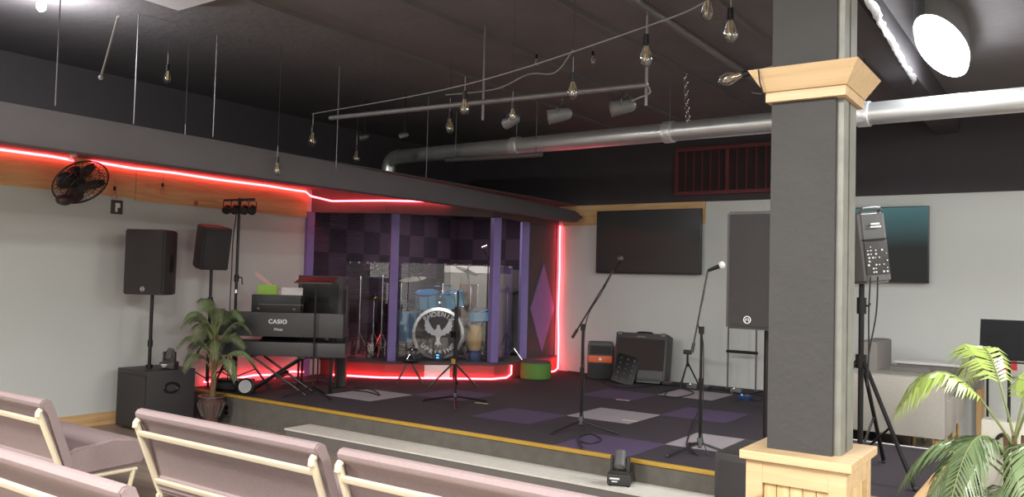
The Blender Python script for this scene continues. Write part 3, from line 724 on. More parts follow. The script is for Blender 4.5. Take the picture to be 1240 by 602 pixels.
for r_ in range(8):
    for c_ in range(6):
        if random.random() < .35: continue
        jx = random.uniform(-.006, .006)
        kb_.cyl((-.068+c_*.027+jx, D/2+.002, .08+r_*.026), (-.068+c_*.027+jx, D/2+.012, .08+r_*.026), .0035+.004*random.random(), n=8)
kb_.build('knobs', M['text'], t)
MB().b2(-.05, .03, D/2+.0, D/2+.006, .40, .412).b2(-.04, .025, D/2, D/2+.006, .42, .434).build('lettering', M['text'], t)
MB().b2(-.09, .09, D/2-.02, D/2+.003, .31, .32).build('panel_edge', M['satin'], t)
for lab, x1, dx in (('thin black cable hanging from the small loudspeaker, left one', 1051, 0), ('thin black cable hanging from the small loudspeaker, right one', 1060, .03)):
    a = at(x1+3, 335, 'Y', 6.3); c = at(x1+1, 380, 'Y', 6.35); e = at(1052, 430, 'Y', 6.38); g_ = at(1050, 468, 'Y', 6.4)
    tag(MB().tube([a, c, e, g_], .006, 6, smooth=6).build('speaker_cable', M['cable']), lab, 'cable')

# ================================================================ BACK WALL: televisions, amps
def tv(x0, x1, z0, z1, lab, scr):
    t = thing('television', lab, 'television', ((x0+x1)/2, YB-.035, (z0+z1)/2))
    w2, h2 = (x1-x0)/2, (z1-z0)/2
    MB().b2(-w2, w2, -.075, -.03, -h2, h2, bev=.005).build('casing', M['tvframe'], t)
    MB().b2(-w2+.012, w2-.012, -.079, -.074, -h2+.02, h2-.012).build('screen', scr, t, smooth=False)
    MB().b2(-.25, .25, -.03, .008, -.2, .2).build('wall_bracket', M['satin'], t)
    return t
tv(-5.92, -4.3, 1.79, 2.70, 'black flat television on the back wall, over the amplifier', M['screen'])
tv(-3.12, -1.50, 1.74, 2.65, 'black flat television with a painted teal reflection, behind the column', M['screenreflect'])

t = thing('portable_speaker', 'black upright speaker with an orange band against the back wall', 'speaker', (-5.62, 10.34, ST), (0, 0, R_(28)))
MB().b2(-.18, .18, -.15, .15, 0, .52, bev=.05).build('cabinet', M['plastic'], t)
MB().b2(-.165, .165, -.158, -.14, .24, .33, bev=.006).build('orange_band', M['orange'], t)
MB().cyl((0, -.165, .285), (0, -.155, .285), .02).build('badge', M['text'], t)
MB().b2(-.15, .15, -.157, -.14, .05, .22, bev=.01).b2(-.14, .14, -.157, -.14, .35, .47, bev=.01).build('grille', M['grille'], t)

t = thing('guitar_amplifier', 'large dark amplifier cabinet tilted back against the wall under the television', 'amplifier', (-4.97, 10.32, ST+.02), (R_(-12), 0, R_(10)))
MB().b2(-.36, .36, -.16, .16, 0, .64, bev=.02).build('cabinet', M['plastic'], t)
MB().b2(-.33, .33, -.172, -.158, .14, .56, bev=.006).build('grille_cloth', mat('amp_cloth', (.035, .026, .026), .9, bump=.5, bscale=300), t)
MB().b2(-.33, .33, -.17, -.155, .03, .12).build('lower_panel', M['satin'], t)
MB().b2(-.06, .06, -.178, -.17, .575, .595).build('name_plate', M['greyplastic'], t)
MB().tube([(-.11, 0, .64), (-.09, 0, .67), (.09, 0, .67), (.11, 0, .64)], .012, 8, smooth=3).build('handle', M['satin'], t)
MB().b2(-.3, .3, -.15, .1, -.03, 0).build('foot_bar', M['satin'], t)
for x in (-.30, .30): MB().b2(x-.03, x+.03, -.175, -.12, .60, .645, bev=.004).build('corner', M['greyplastic'], t)

p = at(752, 462, 'Z', ST)
t = thing('pedal_controller', 'black board with rows of bright knobs leaning on the amplifier', 'controller', (-5.12, 10.02, ST), (R_(-22), R_(14), R_(22)))
MB().b2(-.15, .15, -.03, .03, 0, .40, bev=.008).build('board', M['satin'], t)
for r_ in range(5):
    for c_ in range(3):
        z_ = .06+r_*.07; x_ = -.09+c_*.09
        MB().cyl((x_, -.03, z_), (x_, -.048, z_), .014, n=10).build('knob', M['chrome'], t)

# little tripod
p = at(843, 470, 'Z', ST)
t = thing('mini_tripod', 'small black camera tripod standing before the back wall', 'tripod', (-4.28, 10.25, ST))
MB().cyl((0, 0, .28), (0, 0, .44), .014).build('column', M['satin'], t)
for a in (.4, 2.5, 4.6):
    e = Vector((math.cos(a), math.sin(a), 0)); MB().tube([Vector((0, 0, .34)), e*.17+Vector((0, 0, .01))], .011, 8).build('leg', M['satin'], t)
MB().b2(-.05, .05, -.03, .03, .44, .50, bev=.006).build('head', M['plastic'], t)

# tubular frame
a0 = at(881, 466, 'Y', 10.5); a1 = at(915, 472, 'Y', 10.5); h0 = at(882, 380, 'Y', 10.5).z
t = thing('tube_frame', 'slim black tube frame with one crossbar against the back wall', 'frame', (a0.x, 10.5, ST))
W = a1.x-a0.x
for x in (0, W): MB().cyl((x, 0, 0), (x, 0, 1.1), .012).build('upright', M['steel'], t)
MB().cyl((-.02, 0, .5), (W+.02, 0, .5), .02).build('crossbar', M['satin'], t)
MB().cyl((0, 0, 1.1), (W, 0, 1.1), .012).build('top_bar', M['satin'], t)
for x in (0, W): MB().tube([(x, -.12, .012), (x, .15, .012)], .012).build('foot', M['satin'], t)
# foot pedals and cords along the back of the stage
pg = 'effect pedals along the back of the stage'
for x, y, mm, lab, c in ((831, 462, 'satin', 'black effect pedal with a red light beside the mini tripod', 'ledr'), (857, 466, 'greyplastic', 'grey effect pedal between tripod and tube frame', 'ledw'), (872, 467, 'plastic', 'black effect pedal with bright knob before the tube frame', 'ledw'),
                         (902, 484, 'navy', 'navy effect pedal on the carpet below the tube frame', 'ledb'), (912, 470, 'steel', 'steel pedal at the foot of the tube frame', 'ledw')):
    q_ = at(x, y, 'Z', ST); t = thing('effect_pedal', lab, 'pedal', (q_.x, min(q_.y, 10.3), ST), (0, 0, random.uniform(-.4, .4)), pg)
    MB().b2(-.07, .07, -.055, .055, 0, .05, bev=.008).build('case', M[mm], t)
    MB().cyl((.03, 0, .05), (.03, 0, .062), .014).build('switch', M['chrome'], t)
    MB().sph((-.03, -.02, .052), .009, 8).build('indicator_light', M[c], t)
for k, (pts, lab) in enumerate((
    ([(690, 450), (720, 456), (740, 468), (770, 470), (800, 466), (830, 470), (870, 472), (900, 478), (925, 474)], 'black cord snaking along the foot of the back wall'),
    ([(800, 478), (808, 474), (825, 472), (840, 477), (822, 482), (805, 481), (808, 476)], 'black cord coiled on the far grey carpet tile'),
    ([(845, 553), (832, 541), (838, 520), (846, 500)], 'black cord trailing from the right microphone stand'),
    ([(890, 488), (905, 480), (915, 487), (925, 481), (908, 478)], 'tangled cord below the tube frame'),
    ([(705, 545), (700, 532), (715, 527), (728, 534), (715, 539), (703, 536)], 'black cord looped on the purple tile at the stage edge'),
    ([(430, 470), (450, 473), (460, 480), (445, 476), (425, 474)], 'black cord curled on the leftmost grey tile'))):
    P3 = [at(x, y, 'Z', ST) for x, y in pts]
    P3 = [Vector((v.x, min(v.y, 10.72), ST+.012)) for v in P3]
    tag(MB().tube(P3, .007, 6, smooth=6).build('extension_cord', M['cable']), lab, 'cord', 'cords on the stage floor')
for x, y, lab in ((583, 489, 'small strip of pale tape on stage near centre stand'), (754, 485, 'small strip of pale tape beyond the grey tile'), (763, 510, 'small strip of pale tape at the near side of the grey tile')):
    q_ = at(x, y, 'Z', ST); tag(MB().b2(-.08, .08, -.02, .02, 0, .002).build('tape_mark', M['tape'], loc=(q_.x, q_.y, ST+.0045), rot=(0, 0, .1), smooth=False), lab, 'tape', 'tape marks on the stage')

# ================================================================ MICROPHONE STANDS
def mic_stand(lab, base, H, tip, tail, a0, ball='chrome', grp='boom microphone stands'):
    t = thing('microphone_stand', lab, 'microphone stand', base, (0, 0, 0), grp)
    b0 = Vector(base)
    MB().cyl((0, 0, .05), (0, 0, H), .011, n=10).cyl((0, 0, H*.55), (0, 0, H*.55+.06), .018, n=10).build('pole', M['satin'], t)
    MB().cyl((0, 0, .06), (0, 0, .13), .022, n=12).build('hub', M['greyplastic'], t)
    for k in range(3):
        a = a0+k*2*math.pi/3; e = Vector((math.cos(a), math.sin(a), 0))
        lg = MB().tube([Vector((0, 0, .09)), e*.34+Vector((0, 0, .014))], .010, 8).build('leg', M['satin'], t)
        MB().sph(e*.34+Vector((0, 0, .014)), .014, 8).build('rubber_foot', M['plastic'], lg)
    tp = Vector(tip)-b0; tl = Vector(tail)-b0
    MB().cyl((0, 0, H-.03), (0, 0, H+.03), .022, n=12).build('clutch', M['satin'], t)
    MB().tube([tl, tl.lerp(tp, .12)], .014, 8).tube([tl.lerp(tp, .1), tp], .008, 8).build('boom', M['boomtube'], t)
    dr = ((tp-tl).normalized()*.35+rt*.75).normalized() if ball == 'text' else (tp-tl).normalized()
    mc = MB().cyl(tp, tp+dr*.10, .012, .018, n=12).build('microphone', M['satin'], t)
    MB().sph(tp+dr*.12, .030, 12).build('mesh_head', M[ball], mc)
    cm = [tp, tl.lerp(tp, .7)+Vector((0, 0, -.03)), tl.lerp(tp, .4)+Vector((.0, 0, -.03)), Vector((.015, 0, H-.1)), Vector((.018, .01, H*.5)), Vector((.015, .01, .15)), Vector((.1, -.05, .01))]
    MB().tube(cm, .005, 6, smooth=5).build('cable', M['cable'], t)
    return t
b = at(703, 522, 'Z', ST); Yb = b.y
mic_stand('leftmost tall boom microphone stand, boom leaning right toward the television', (b.x, b.y, ST), at(700, 396, 'Y', Yb).z-ST, at(743, 327, 'Y', Yb), at(693, 409, 'Y', Yb), .2, 'plastic')
b = at(847, 550, 'Z', ST); Yb = b.y
mic_stand('tall boom microphone stand nearest the column with a pale microphone head', (b.x, b.y, ST), at(850, 400, 'Y', Yb).z-ST, at(857, 328, 'Y', Yb), at(838, 427, 'Y', Yb), .1, 'text')
# centre straight stand with yellow clutch
b = at(551, 490, 'Z', ST)
t = thing('straight_stand', 'straight black stand with flat legs before the bass drum', 'stand', (b.x, b.y, ST))
h = at(550, 352, 'Y', b.y).z-ST
MB().cyl((0, 0, .04), (0, 0, h), .011, n=10).build('pole', M['satin'], t)
MB().cyl((0, 0, .06), (0, 0, .12), .022, n=12).build('hub', M['chrome'], t)
for a in (3.3, 5.4, 1.2):
    e = Vector((math.cos(a), math.sin(a), 0)); lg = MB().tube([Vector((0, 0, .09)), e*.40+Vector((0, 0, .014))], .010, 8).build('leg', M['satin'], t)
    MB().sph(e*.40+Vector((0, 0, .014)), .014, 8).build('rubber_foot', M['plastic'], lg)
b = at(549, 470, 'Z', ST)
t = thing('tripod_stand', 'black tripod with a yellow collar before the drum platform', 'stand', (b.x, b.y, ST))
MB().cyl((0, 0, .10), (0, 0, 1.0), .014, n=10).build('pole', M['satin'], t)
MB().cyl((0, 0, .30), (0, 0, .36), .038, n=12).build('yellow_collar', M['yellow'], t)
for a in (3.9, .65, 2.1):
    e = Vector((math.cos(a), math.sin(a), 0)); MB().tube([Vector((0, 0, .32)), e*.30+Vector((0, 0, .012))], .012, 8).build('leg', M['satin'], t)
MB().b2(-.05, .05, -.02, .02, .62, .70).build('clip', M['satin'], t)
for xs, lab in (((480, 512), 'low black folding stand before the left booth post'),):
    a = at(480, 466, 'Z', ST); c = at(512, 466, 'Z', ST); tp = at(496, 436, 'Y', a.y)
    t = thing('folding_stand', lab, 'stand', (tp.x, a.y, ST))
    MB().tube([(a.x-tp.x, 0, .012), (-.03, 0, .30)], .012, 8).build('leg', M['greyplastic'], t)
    MB().tube([(c.x-tp.x, c.y-a.y, .012), (.03, 0, .30)], .012, 8).build('leg', M['greyplastic'], t)
    MB().tube([(0, .25, .012), (0, .03, .30)], .012, 8).build('leg', M['greyplastic'], t)
    MB().b2(-.07, .07, -.05, .09, .29, .32, bev=.004).build('plate', M['satin'], t)

# ================================================================ KEYBOARD RIG
kc = dep(341, 392, 9.35)
KL = (kc.x, kc.y)
zt = dep(341, 378, 9.35).z; zb = dep(341, 407, 9.35).z
kb = thing('digital_piano', 'black digital piano seen from behind, white lettering on its back', 'keyboard', (KL[0], KL[1], zb), (0, 0, YAW))
W = 1.45; hh = zt-zb
MB().b2(-W/2, W/2, -.14, -.02, 0, hh, bev=.01).b2(-W/2, W/2, -.02, .2, 0, .1, bev=.008).build('body', M['plastic'], kb)
for k in range(52): MB().b2(-.62+k*.0238, -.62+k*.0238+.0225, .04, .19, .10, .112).build('white_key', M['white'], kb, smooth=False)
for k in range(51):
    if k % 7 not in (1, 4): MB().b2(-.62+k*.0238+.017, -.62+k*.0238+.030, .03, .12, .112, .122).build('black_key', M['satin'], kb, smooth=False)
text('CASIO', .066, M['text'], kb, (-.005, -.142, hh*.62), (RX, 0, 0), bold=.0018, spacing=1.12, name='maker_lettering')
text('Privia', .045, M['text'], kb, (.0, -.142, hh*.30), (RX, 0, 0), shear=.35, name='model_lettering')
zt2 = dep(341, 413, 9.35).z; zb2 = dep(341, 430, 9.35).z
k2 = thing('synthesizer', 'plain black keyboard on the lower tier below the digital piano', 'keyboard', (KL[0]+.02, KL[1]+.03, zb2), (0, 0, YAW))
MB().b2(-W/2, W/2, -.17, .17, 0, zt2-zb2, bev=.012).build('body', M['plastic'], k2)
MB().prof([(-.14, zt2-zb2), (.05, zt2-zb2+.05), (.12, zt2-zb2+.04), (.12, zt2-zb2)], -.25, .15).build('control_hump', M['satin'], k2)
ks = thing('keyboard_stand', 'black two-tier X-braced stand carrying both keyboards', 'stand', (KL[0], KL[1], ST), (0, 0, YAW))
h1 = zb2-ST; h2 = zb-ST
for sx in (-1, 1):
    for sy in (-1, 1): MB().tube([(sx*.34, sy*.16, .015), (-sx*.26, sy*.16, h1-.012)], .013, 8).build('cross_leg', M['satin'], ks)
MB().cyl((0.03, -.18, h1*.5), (0.03, .18, h1*.5), .03).build('pivot', M['satin'], ks)
for sx in (-1, 1): MB().b2(sx*.3-.02, sx*.3+.02, -.18, .18, h1-.025, h1, bev=.003).build('lower_arm', M['satin'], ks)
for sx in (-1, 1): MB().b2(sx*.55-.02, sx*.55+.02, .12, .15, .0, h2, bev=.003).build('upright', M['satin'], ks)
for sx in (-1, 1): MB().b2(sx*.55-.02, sx*.55+.02, -.14, .15, h2-.025, h2, bev=.003).build('upper_arm', M['satin'], ks)
# things on the piano
Rh = Vector((math.cos(YAW), math.sin(YAW), 0)); Bh = Vector((-math.sin(YAW), math.cos(YAW), 0))
def kpos(x, y, back=.1, t_=9.35): v = dep(x, y, t_)+Bh*back; return v
cz = dep(336, 357, 9.35).z
t = thing('equipment_case', 'shallow black case lying on top of the digital piano', 'case', (*(Vector((KL[0], KL[1], 0))+Rh*-.03-Bh*.08).to_2d(), zt), (0, 0, YAW))
MB().b2(-.28, .27, -.05, .10, 0, cz-zt, bev=.006).build('shell', M['satin'], t)
for x in (-.2, .2): MB().b2(x-.012, x+.012, -.056, -.05, .03, .05).build('latch', M['greyplastic'], t)
MB().b2(-.2, .3, -.052, -.048, .085, .092).build('edge_seam', M['greyplastic'], t)
gz = cz
o = tag(MB().b2(-.11, .11, -.006, .006, 0, .11).build('music_folder', M['greenpaper'], loc=(*(Vector((KL[0], KL[1], 0))-Rh*.17-Bh*.02).to_2d(), gz), rot=(R_(-5), 0, YAW), smooth=False), 'bright green paper folder standing on the case over the piano', 'folder')
o = tag(MB().b2(-.12, .12, -.004, .004, 0, .085).build('sheet_music', M['paper'], loc=(*(Vector((KL[0], KL[1], 0))+Rh*.11-Bh*.02).to_2d(), gz), rot=(R_(-5), 0, YAW), smooth=False), 'white sheet of paper standing beside the green folder', 'paper')
o = tag(MB().box((0, 0, .19), (.045, .02, .42)).build('wooden_slat', M['pinkstick'], loc=(*(Vector((KL[0], KL[1], 0))-Rh*.01+Bh*.02).to_2d(), gz), rot=(0, R_(-52), YAW), smooth=False), 'pale pinkish slat leaning left behind the white sheet', 'slat')
o.rotation_euler = (Matrix.Rotation(YAW, 3, 'Z') @ Matrix.Rotation(R_(-52), 3, 'Y')).to_euler(); 
# music stand behind the piano, right
b = at(382, 470, 'Z', ST); b = Vector((-7.05, 6.35, ST))
b = dep(381, 400, 9.15); 
t = thing('music_stand', 'black music stand at the right end of the keyboards, desk tilted flat', 'music stand', (b.x, b.y, ST), (0, 0, YAW))
h = dep(381, 345, 9.15).z-ST
MB().cyl((0, 0, .04), (0, 0, h), .010, n=10).build('pole', M['satin'], t)
for a in (3.5, 5.6, 1.4):
    e = Vector((math.cos(a), math.sin(a), 0)); MB().tube([Vector((0, 0, .12)), e*.32+Vector((0, 0, .012))], .009, 8).build('leg', M['satin'], t)
MB().box((0, .02, h+.05), (.42, .30, .012), rot=Matrix.Rotation(R_(12), 3, 'X'), bev=.004).box((0, -.13, h+.02), (.42, .05, .012)).build('desk', M['plastic'], t)
# rack cabinet behind
b = dep(388, 380, 10.0)
t = thing('equipment_rack', 'tall dark equipment rack between the keyboards and the drum booth', 'rack', (b.x, b.y, ST), (0, 0, YAW))
zt_ = dep(388, 334, 10.0).z-ST; zb_ = dep(388, 432, 10.0).z-ST
MB().b2(-.25, .28, -.12, .12, zb_, zt_, bev=.01).build('cabinet', M['darkpanel'], t)
MB().b2(-.20, .23, -.13, -.12, zb_+.52, zt_-.08).build('shelf_opening', M['satin'], t)
MB().b2(-.20, .23, -.13, -.12, zb_+.08, zb_+.45).build('drawer_panel', M['plastic'], t)
for sx in (-.22, .25):
    for sy in (-.09, .09): MB().cyl((sx, sy, 0), (sx, sy, zb_+.01), .014).build('leg', M['satin'], t)
b = at(412, 469, 'Z', ST)
t = thing('column_speaker', 'tall narrow black column speaker right of the keyboards', 'loudspeaker', (b.x, b.y, ST), (0, 0, YAW))
h = at(412, 345, 'Y', b.y).z-ST
MB().b2(-.065, .065, -.06, .06, 0, h, bev=.008).build('cabinet', M['plastic'], t)
MB().b2(-.05, .05, -.068, -.06, .35, h-.05, bev=.003).build('grille', M['grille'], t)
MB().b2(-.09, .09, -.09, .09, 0, .02).build('base_plate', M['satin'], t)
# diagonal little boom stand before the keyboards
a = at(384, 466, 'Z', ST)
t = thing('boom_stand', 'slim black stand with slanting chrome-tipped leg right of the keyboards', 'stand', (a.x, a.y, ST), (0, 0, YAW))
MB().cyl((0, 0, .02), (0, 0, .95), .010, n=10).build('pole', M['satin'], t)
MB().tube([(0, 0, .06), (-.42, -.1, .012)], .010, 8).build('leg', M['greyplastic'], t)
MB().tube([(0, 0, .06), (.2, .2, .012)], .010, 8).build('leg', M['greyplastic'], t)
MB().tube([(0, 0, .06), (-.05, .3, .012)], .010, 8).build('leg', M['greyplastic'], t)
MB().tube([(-.52, -.04, 1.0), (-.45, -.03, .99), (.30, 0, .93)], .008, 8).cyl((-.56, -.04, 1.005), (-.50, -.04, .998), .018).build('boom', M['greyplastic'], t)
# round silver faced floor light
b = at(303, 478, 'Z', ST)
t = thing('floor_light', 'small round floor light with a silver mesh face at the stage edge', 'stage light', (b.x, 5.90, ST), (0, 0, YAW))
q = Matrix.Translation((0, 0, .095)) @ Matrix.Rotation(R_(78), 4, 'X')
MB().lathe([(.05, -.10), (.09, -.08), (.095, .02), (.085, .03)], 22, q, cap=False).lathe([(.05, -.10), (.001, -.1)], 22, q, cap=False).build('can', M['plastic'], t)
msh = MB().lathe([(.001, .028), (.072, .028), (.072, .022), (.001, .022)], 22, q, cap=False)
for r_ in (.012, .027, .042, .057):
    n_ = int(r_*400)+3
    for k in range(n_):
        a_ = 2*math.pi*k/n_; c_ = q @ Vector((r_*math.cos(a_), r_*math.sin(a_), .03)); msh.sph(c_, .005, 6)
mo = msh.build('mesh_face', mat('silver_mesh', (.30, .30, .30), .5, metal=.3), t)
MB().tube([(-.10, 0, .1), (-.10, 0, .02), (.10, 0, .02), (.10, 0, .1)], .008).build('bracket', M['satin'], t)
# low amp behind plant
b = at(270, 476, 'Z', ST)
t = thing('floor_box', 'low dark stage box behind the left palm', 'box', (-8.05, 6.05, ST), (0, 0, .5))
MB().b2(-.2, .2, -.12, .12, 0, .13, bev=.01).build('case', M['satin'], t)
MB().b2(-.15, .15, -.125, -.12, .03, .1).build('face_plate', M['plastic'], t)
# outlet on the stage front
b = at(275, 497, 'Y', 5.787)
t = thing('power_outlet', 'square steel power outlet in the stage front beside the left pot', 'outlet', (b.x, 5.788, b.z))
MB().b2(-.055, .055, -.01, 0, -.07, .07, bev=.003).build('cover_plate', M['steel'], t)
MB().b2(-.03, .03, -.014, -.01, -.045, -.005).b2(-.03, .03, -.014, -.01, .01, .05).build('socket', M['satin'], t)

# ================================================================ DRUM BOOTH CONTENT
PZ = .525
sh = thing('drum_shield', 'clear folding acrylic drum shield with bright hinge clips inside the booth', 'drum shield')
SPT = [(-8.36, 8.05), (-8.0, 8.13), (-7.55, 8.42), (-7.12, 8.78), (-6.76, 9.2), (-6.82, 9.85)]
ztop = 1.84
for i, (a, c) in enumerate(zip(SPT, SPT[1:])):
    a = Vector((*a, 0)); c = Vector((*c, 0)); dd_ = c-a; mid = (a+c)/2
    MB().box((mid.x, mid.y, (PZ+ztop)/2), (dd_.length-.012, .008, ztop-PZ), rot=Matrix.Rotation(math.atan2(dd_.y, dd_.x), 3, 'Z')).build('acrylic_panel', M['glassy'], sh, smooth=False)
    e = MB().box((mid.x, mid.y, ztop+.004), (dd_.length-.012, .010, .008), rot=Matrix.Rotation(math.atan2(dd_.y, dd_.x), 3, 'Z')).build('panel_edge', M['greyplastic'], sh, smooth=False)
    for s_ in (.12, .5, .88):
        pp = a.lerp(c, s_); MB().box((pp.x, pp.y, ztop), (.035, .03, .03), bev=.005).build('clip', M['chrome'], sh)
# grey sound baffle
bf = thing('booth_panel', 'pale grey fabric baffle with cream top rail behind the drums', 'baffle', (-7.75, 10.35, PZ), (0, 0, R_(18)))
MB().b2(-.62, .62, -.03, .03, 0, 1.22).build('panel', M['baffle'], bf, smooth=False)
MB().b2(-.62, .25, -.04, .04, 1.22, 1.33).build('top_rail', M['white'], bf, smooth=False)
bf = thing('booth_panel', 'dark grey panel imitating an acrylic reflection, right of the drums', 'baffle', (-6.95, 10.30, PZ), (0, 0, R_(40)))  # added panel, its grey imitates a reflection in the drum shield
MB().b2(-.18, .22, -.03, .03, 0, 1.28, bev=.01).build('panel', mat('acrylic_reflection_grey', (.13, .12, .12), .9), bf)
MB().b2(-.18, .22, -.035, .035, 0, .05).build('foot_rail', M['satin'], bf)
# bass drum
DC = dep(532, 402, 11.55)
DC.z = PZ+.315
ang = math.atan2(-DC.x, DC.y)     # local -Y faces the camera
bd = thing('bass_drum', 'bass drum with a white winged bird on its dark front head', 'drum', (DC.x, DC.y, PZ), (0, 0, ang-R_(4))); bd.scale = (1.17, 1, 1.17)
Q = Matrix.Translation((0, 0, .315)) @ Matrix.Rotation(RX, 4, 'X')
MB().lathe([(.285, -.22), (.285, .20)], 40, Q, cap=False).build('shell', M['dblue'], bd)
MB().lathe([(.305, .16), (.305, .215), (.27, .22), (.27, .20), (.29, .19), (.29, .16)], 40, Q, cap=False).lathe([(.305, -.16), (.305, -.215), (.27, -.22), (.29, -.16)], 40, Q, cap=False).build('hoop', M['hoop'], bd)
MB().lathe([(.001, .207), (.275, .207), (.275, .20), (.001, .20)], 40, Q, cap=False).build('front_head', M['drumhead'], bd)
for k in range(8):
    a = 2*math.pi*k/8+.3; MB().cyl((.30*math.cos(a), -.18, .315+.30*math.sin(a)), (.30*math.cos(a), .18, .315+.30*math.sin(a)), .008, n=6).build('tension_rod', M['chrome'], bd)
# bird emblem
def bird(parent, y, z, s):
    half = [(0, .078), (.014, .068), (.016, .045), (.032, .022), (.058, .048), (.084, .092), (.104, .142), (.113, .102), (.127, .106), (.121, .076), (.132, .068), (.119, .046), (.122, .028), (.101, .016),
            (.098, -.002), (.074, -.004), (.062, -.020), (.036, -.022), (.018, -.040), (.014, -.070), (.030, -.104), (.014, -.110), (.008, -.094), (0, -.135)]
    poly = [(x*s, z_*s) for x, z_ in half]+[(-x*s, z_*s) for x, z_ in half[-2:0:-1]]
    from mathutils.geometry import tessellate_polygon
    m_ = MB(); vs = [m_.bm.verts.new((x, y, z+z_)) for x, z_ in poly]
    for tri in tessellate_polygon([[Vector((x, z_, 0)) for x, z_ in poly]]): m_.bm.faces.new([vs[k] for k in tri])
    o_ = m_.build('bird_emblem', M['text'], parent, smooth=False); md_ = o_.modifiers.new('s', 'SOLIDIFY'); md_.thickness = .002
    o_['label'] = 'white bird emblem with raised wings'
bird(bd, -.210, .32, 1.28)
def arc_text(body, r, a_mid, step, size, top=True):
    n_ = len(body)
    for k, chr_ in enumerate(body):
        if top: a_ = a_mid+step*((n_-1)/2-k); rot_ = a_-math.pi/2
        else: a_ = a_mid-step*((n_-1)/2-k); rot_ = a_+math.pi/2
        x = r*math.cos(a_); z_ = .315+r*math.sin(a_)
        text(chr_, size, M['text'], bd, (x, -.210, z_), (RX, -rot_, 0), extrude=.001, bold=.0025, name='head_letter')
arc_text('PHOENIX', .225, math.pi/2, .25, .075, True)
arc_text('UPRISING', .228, -math.pi/2, .25, .072, False)
for a in (-1, 1): MB().tube([(a*.27, -.1, .2), (a*.36, -.22, .0)], .010, 8).build('spur', M['chrome'], bd)
# small blue lights
t = thing('drum_module', 'small black box with two bright blue lights before the bass drum', 'module', (*dep(530, 428, 11.28).to_2d(), PZ), (0, 0, ang))
MB().b2(-.07, .07, -.04, .04, 0, .10, bev=.008).build('case', M['plastic'], t)
for z_ in (.045, .08): MB().box((.0, -.042, z_), (.035, .008, .014)).build('blue_light', M['ledb'], t)

def drum(name, lab, c, R, H, tilt=(0, 0), head='dblued', stand=True, shell='dblue', legs=0):
    t = thing(name, lab, 'drum', c, (tilt[0], tilt[1], 0))
    MB().lathe([(R, 0), (R, H)], 32, cap=True).build('shell', M[shell], t)
    MB().torus((0, 0, H), R+.006, .010, n=32, k=6).torus((0, 0, .01), R+.006, .010, n=32, k=6).build('hoop', M['chrome'], t)
    MB().lathe([(.001, H+.003), (R, H+.003), (R, H), (.001, H)], 32, cap=False).build('drumhead', M[head], t)
    for k in range(8):
        a = 2*math.pi*k/8; MB().cyl(((R+.012)*math.cos(a), (R+.012)*math.sin(a), .02), ((R+.012)*math.cos(a), (R+.012)*math.sin(a), H-.0), .006, n=6).build('tension_rod', M['chrome'], t)
    for k in range(legs):
        a = 2*math.pi*k/legs+.5; MB().tube([((R+.01)*math.cos(a), (R+.01)*math.sin(a), H*.5), ((R+.03)*math.cos(a), (R+.03)*math.sin(a), -(c[2]-PZ)+.01)], .008, 8).build('leg', M['chrome'], t)
    return t
v = dep(518, 364, 11.6); drum('rack_tom', 'light blue tom above the left of the bass drum', (v.x, v.y, v.z-.10), .165, .22, (R_(14), R_(6)))
v = dep(551, 364, 11.6); drum('rack_tom', 'light blue tom above the right of the bass drum', (v.x, v.y, v.z-.10), .165, .22, (R_(14), R_(-5)))
v = dep(494, 420, 11.75); drum('floor_tom', 'light blue floor tom beside the left booth post', (v.x, v.y, PZ+.20), .19, .46, head='drumhead', legs=3)
v = dep(583, 385, 11.75); drum('snare_drum', 'shallow blue snare drum beside the middle booth post', (v.x, v.y, 1.06), .18, .15, (R_(6), 0))
t = thing('tom_holder', 'chrome tom holder post rising from the bass drum', 'holder', (DC.x, DC.y+.05, PZ+.72), (0, 0, ang))
MB().cyl((0, 0, -.0), (0, 0, .34), .014).tube([(-.12, 0, .30), (.12, 0, .30)], .011).build('post', M['chrome'], t)
MB().box((0, -.02, .14), (.10, .05, .035), bev=.005).box((0, -.02, .06), (.13, .04, .03), bev=.004).build('clamp', M['chrome'], t)
def cym_stand(lab, x, ytop, t_, arm=None, disc=None, R=.2, col='bronze'):
    v = dep(x, ytop, t_)
    s = thing('cymbal_stand', lab, 'cymbal stand', (v.x, v.y, PZ), (0, 0, ang), 'cymbal stands in the drum booth')
    h = v.z-PZ
    MB().cyl((0, 0, .1), (0, 0, h), .011, n=10).cyl((0, 0, h*.5), (0, 0, h*.5+.05), .018).cyl((0, 0, h-.02), (0, 0, h+.02), .018).build('pole', M['chrome'], s)
    for k in range(3):
        a = k*2*math.pi/3+.4; e = Vector((math.cos(a), math.sin(a), 0)); MB().tube([Vector((0, 0, .34)), e*.18+Vector((0, 0, .01))], .009, 8).tube([Vector((0, 0, .12)), e*.10+Vector((0, 0, .19))], .005, 6).build('leg', M['chrome'], s)
    if arm: MB().tube([(-arm[0]*.25, 0, h-arm[1]*.25), (arm[0], 0, h+arm[1])], .009, 8).build('arm', M['chrome'], s)
    if disc:
        q_ = Matrix.Translation((arm[0] if arm else 0, 0, h+(arm[1] if arm else 0)+.02)) @ Matrix.Rotation(R_(disc), 4, 'Y') @ Matrix.Rotation(R_(10), 4, 'X')
        MB().lathe([(.001, .022), (.03, .015), (.04, .004), (R*.7, -.004), (R, -.014), (R, -.017), (R*.7, -.008), (.04, 0), (.001, .012)], 36, q_, cap=False).build('cymbal', M[col], s)
        MB().cyl(q_ @ Vector((0, 0, .02)), q_ @ Vector((0, 0, .05)), .010).build('wing_nut', M['chrome'], s)
cym_stand('chrome stand with a long arm at the left end of the booth', 437, 336, 11.55, (.22, .12), -15)
cym_stand('chrome stand just left of the left booth post', 464, 330, 11.6, None, 6, .18, 'drumhead')
cym_stand('short chrome stand between the two left stands', 453, 362, 11.7, None, 4, .17)
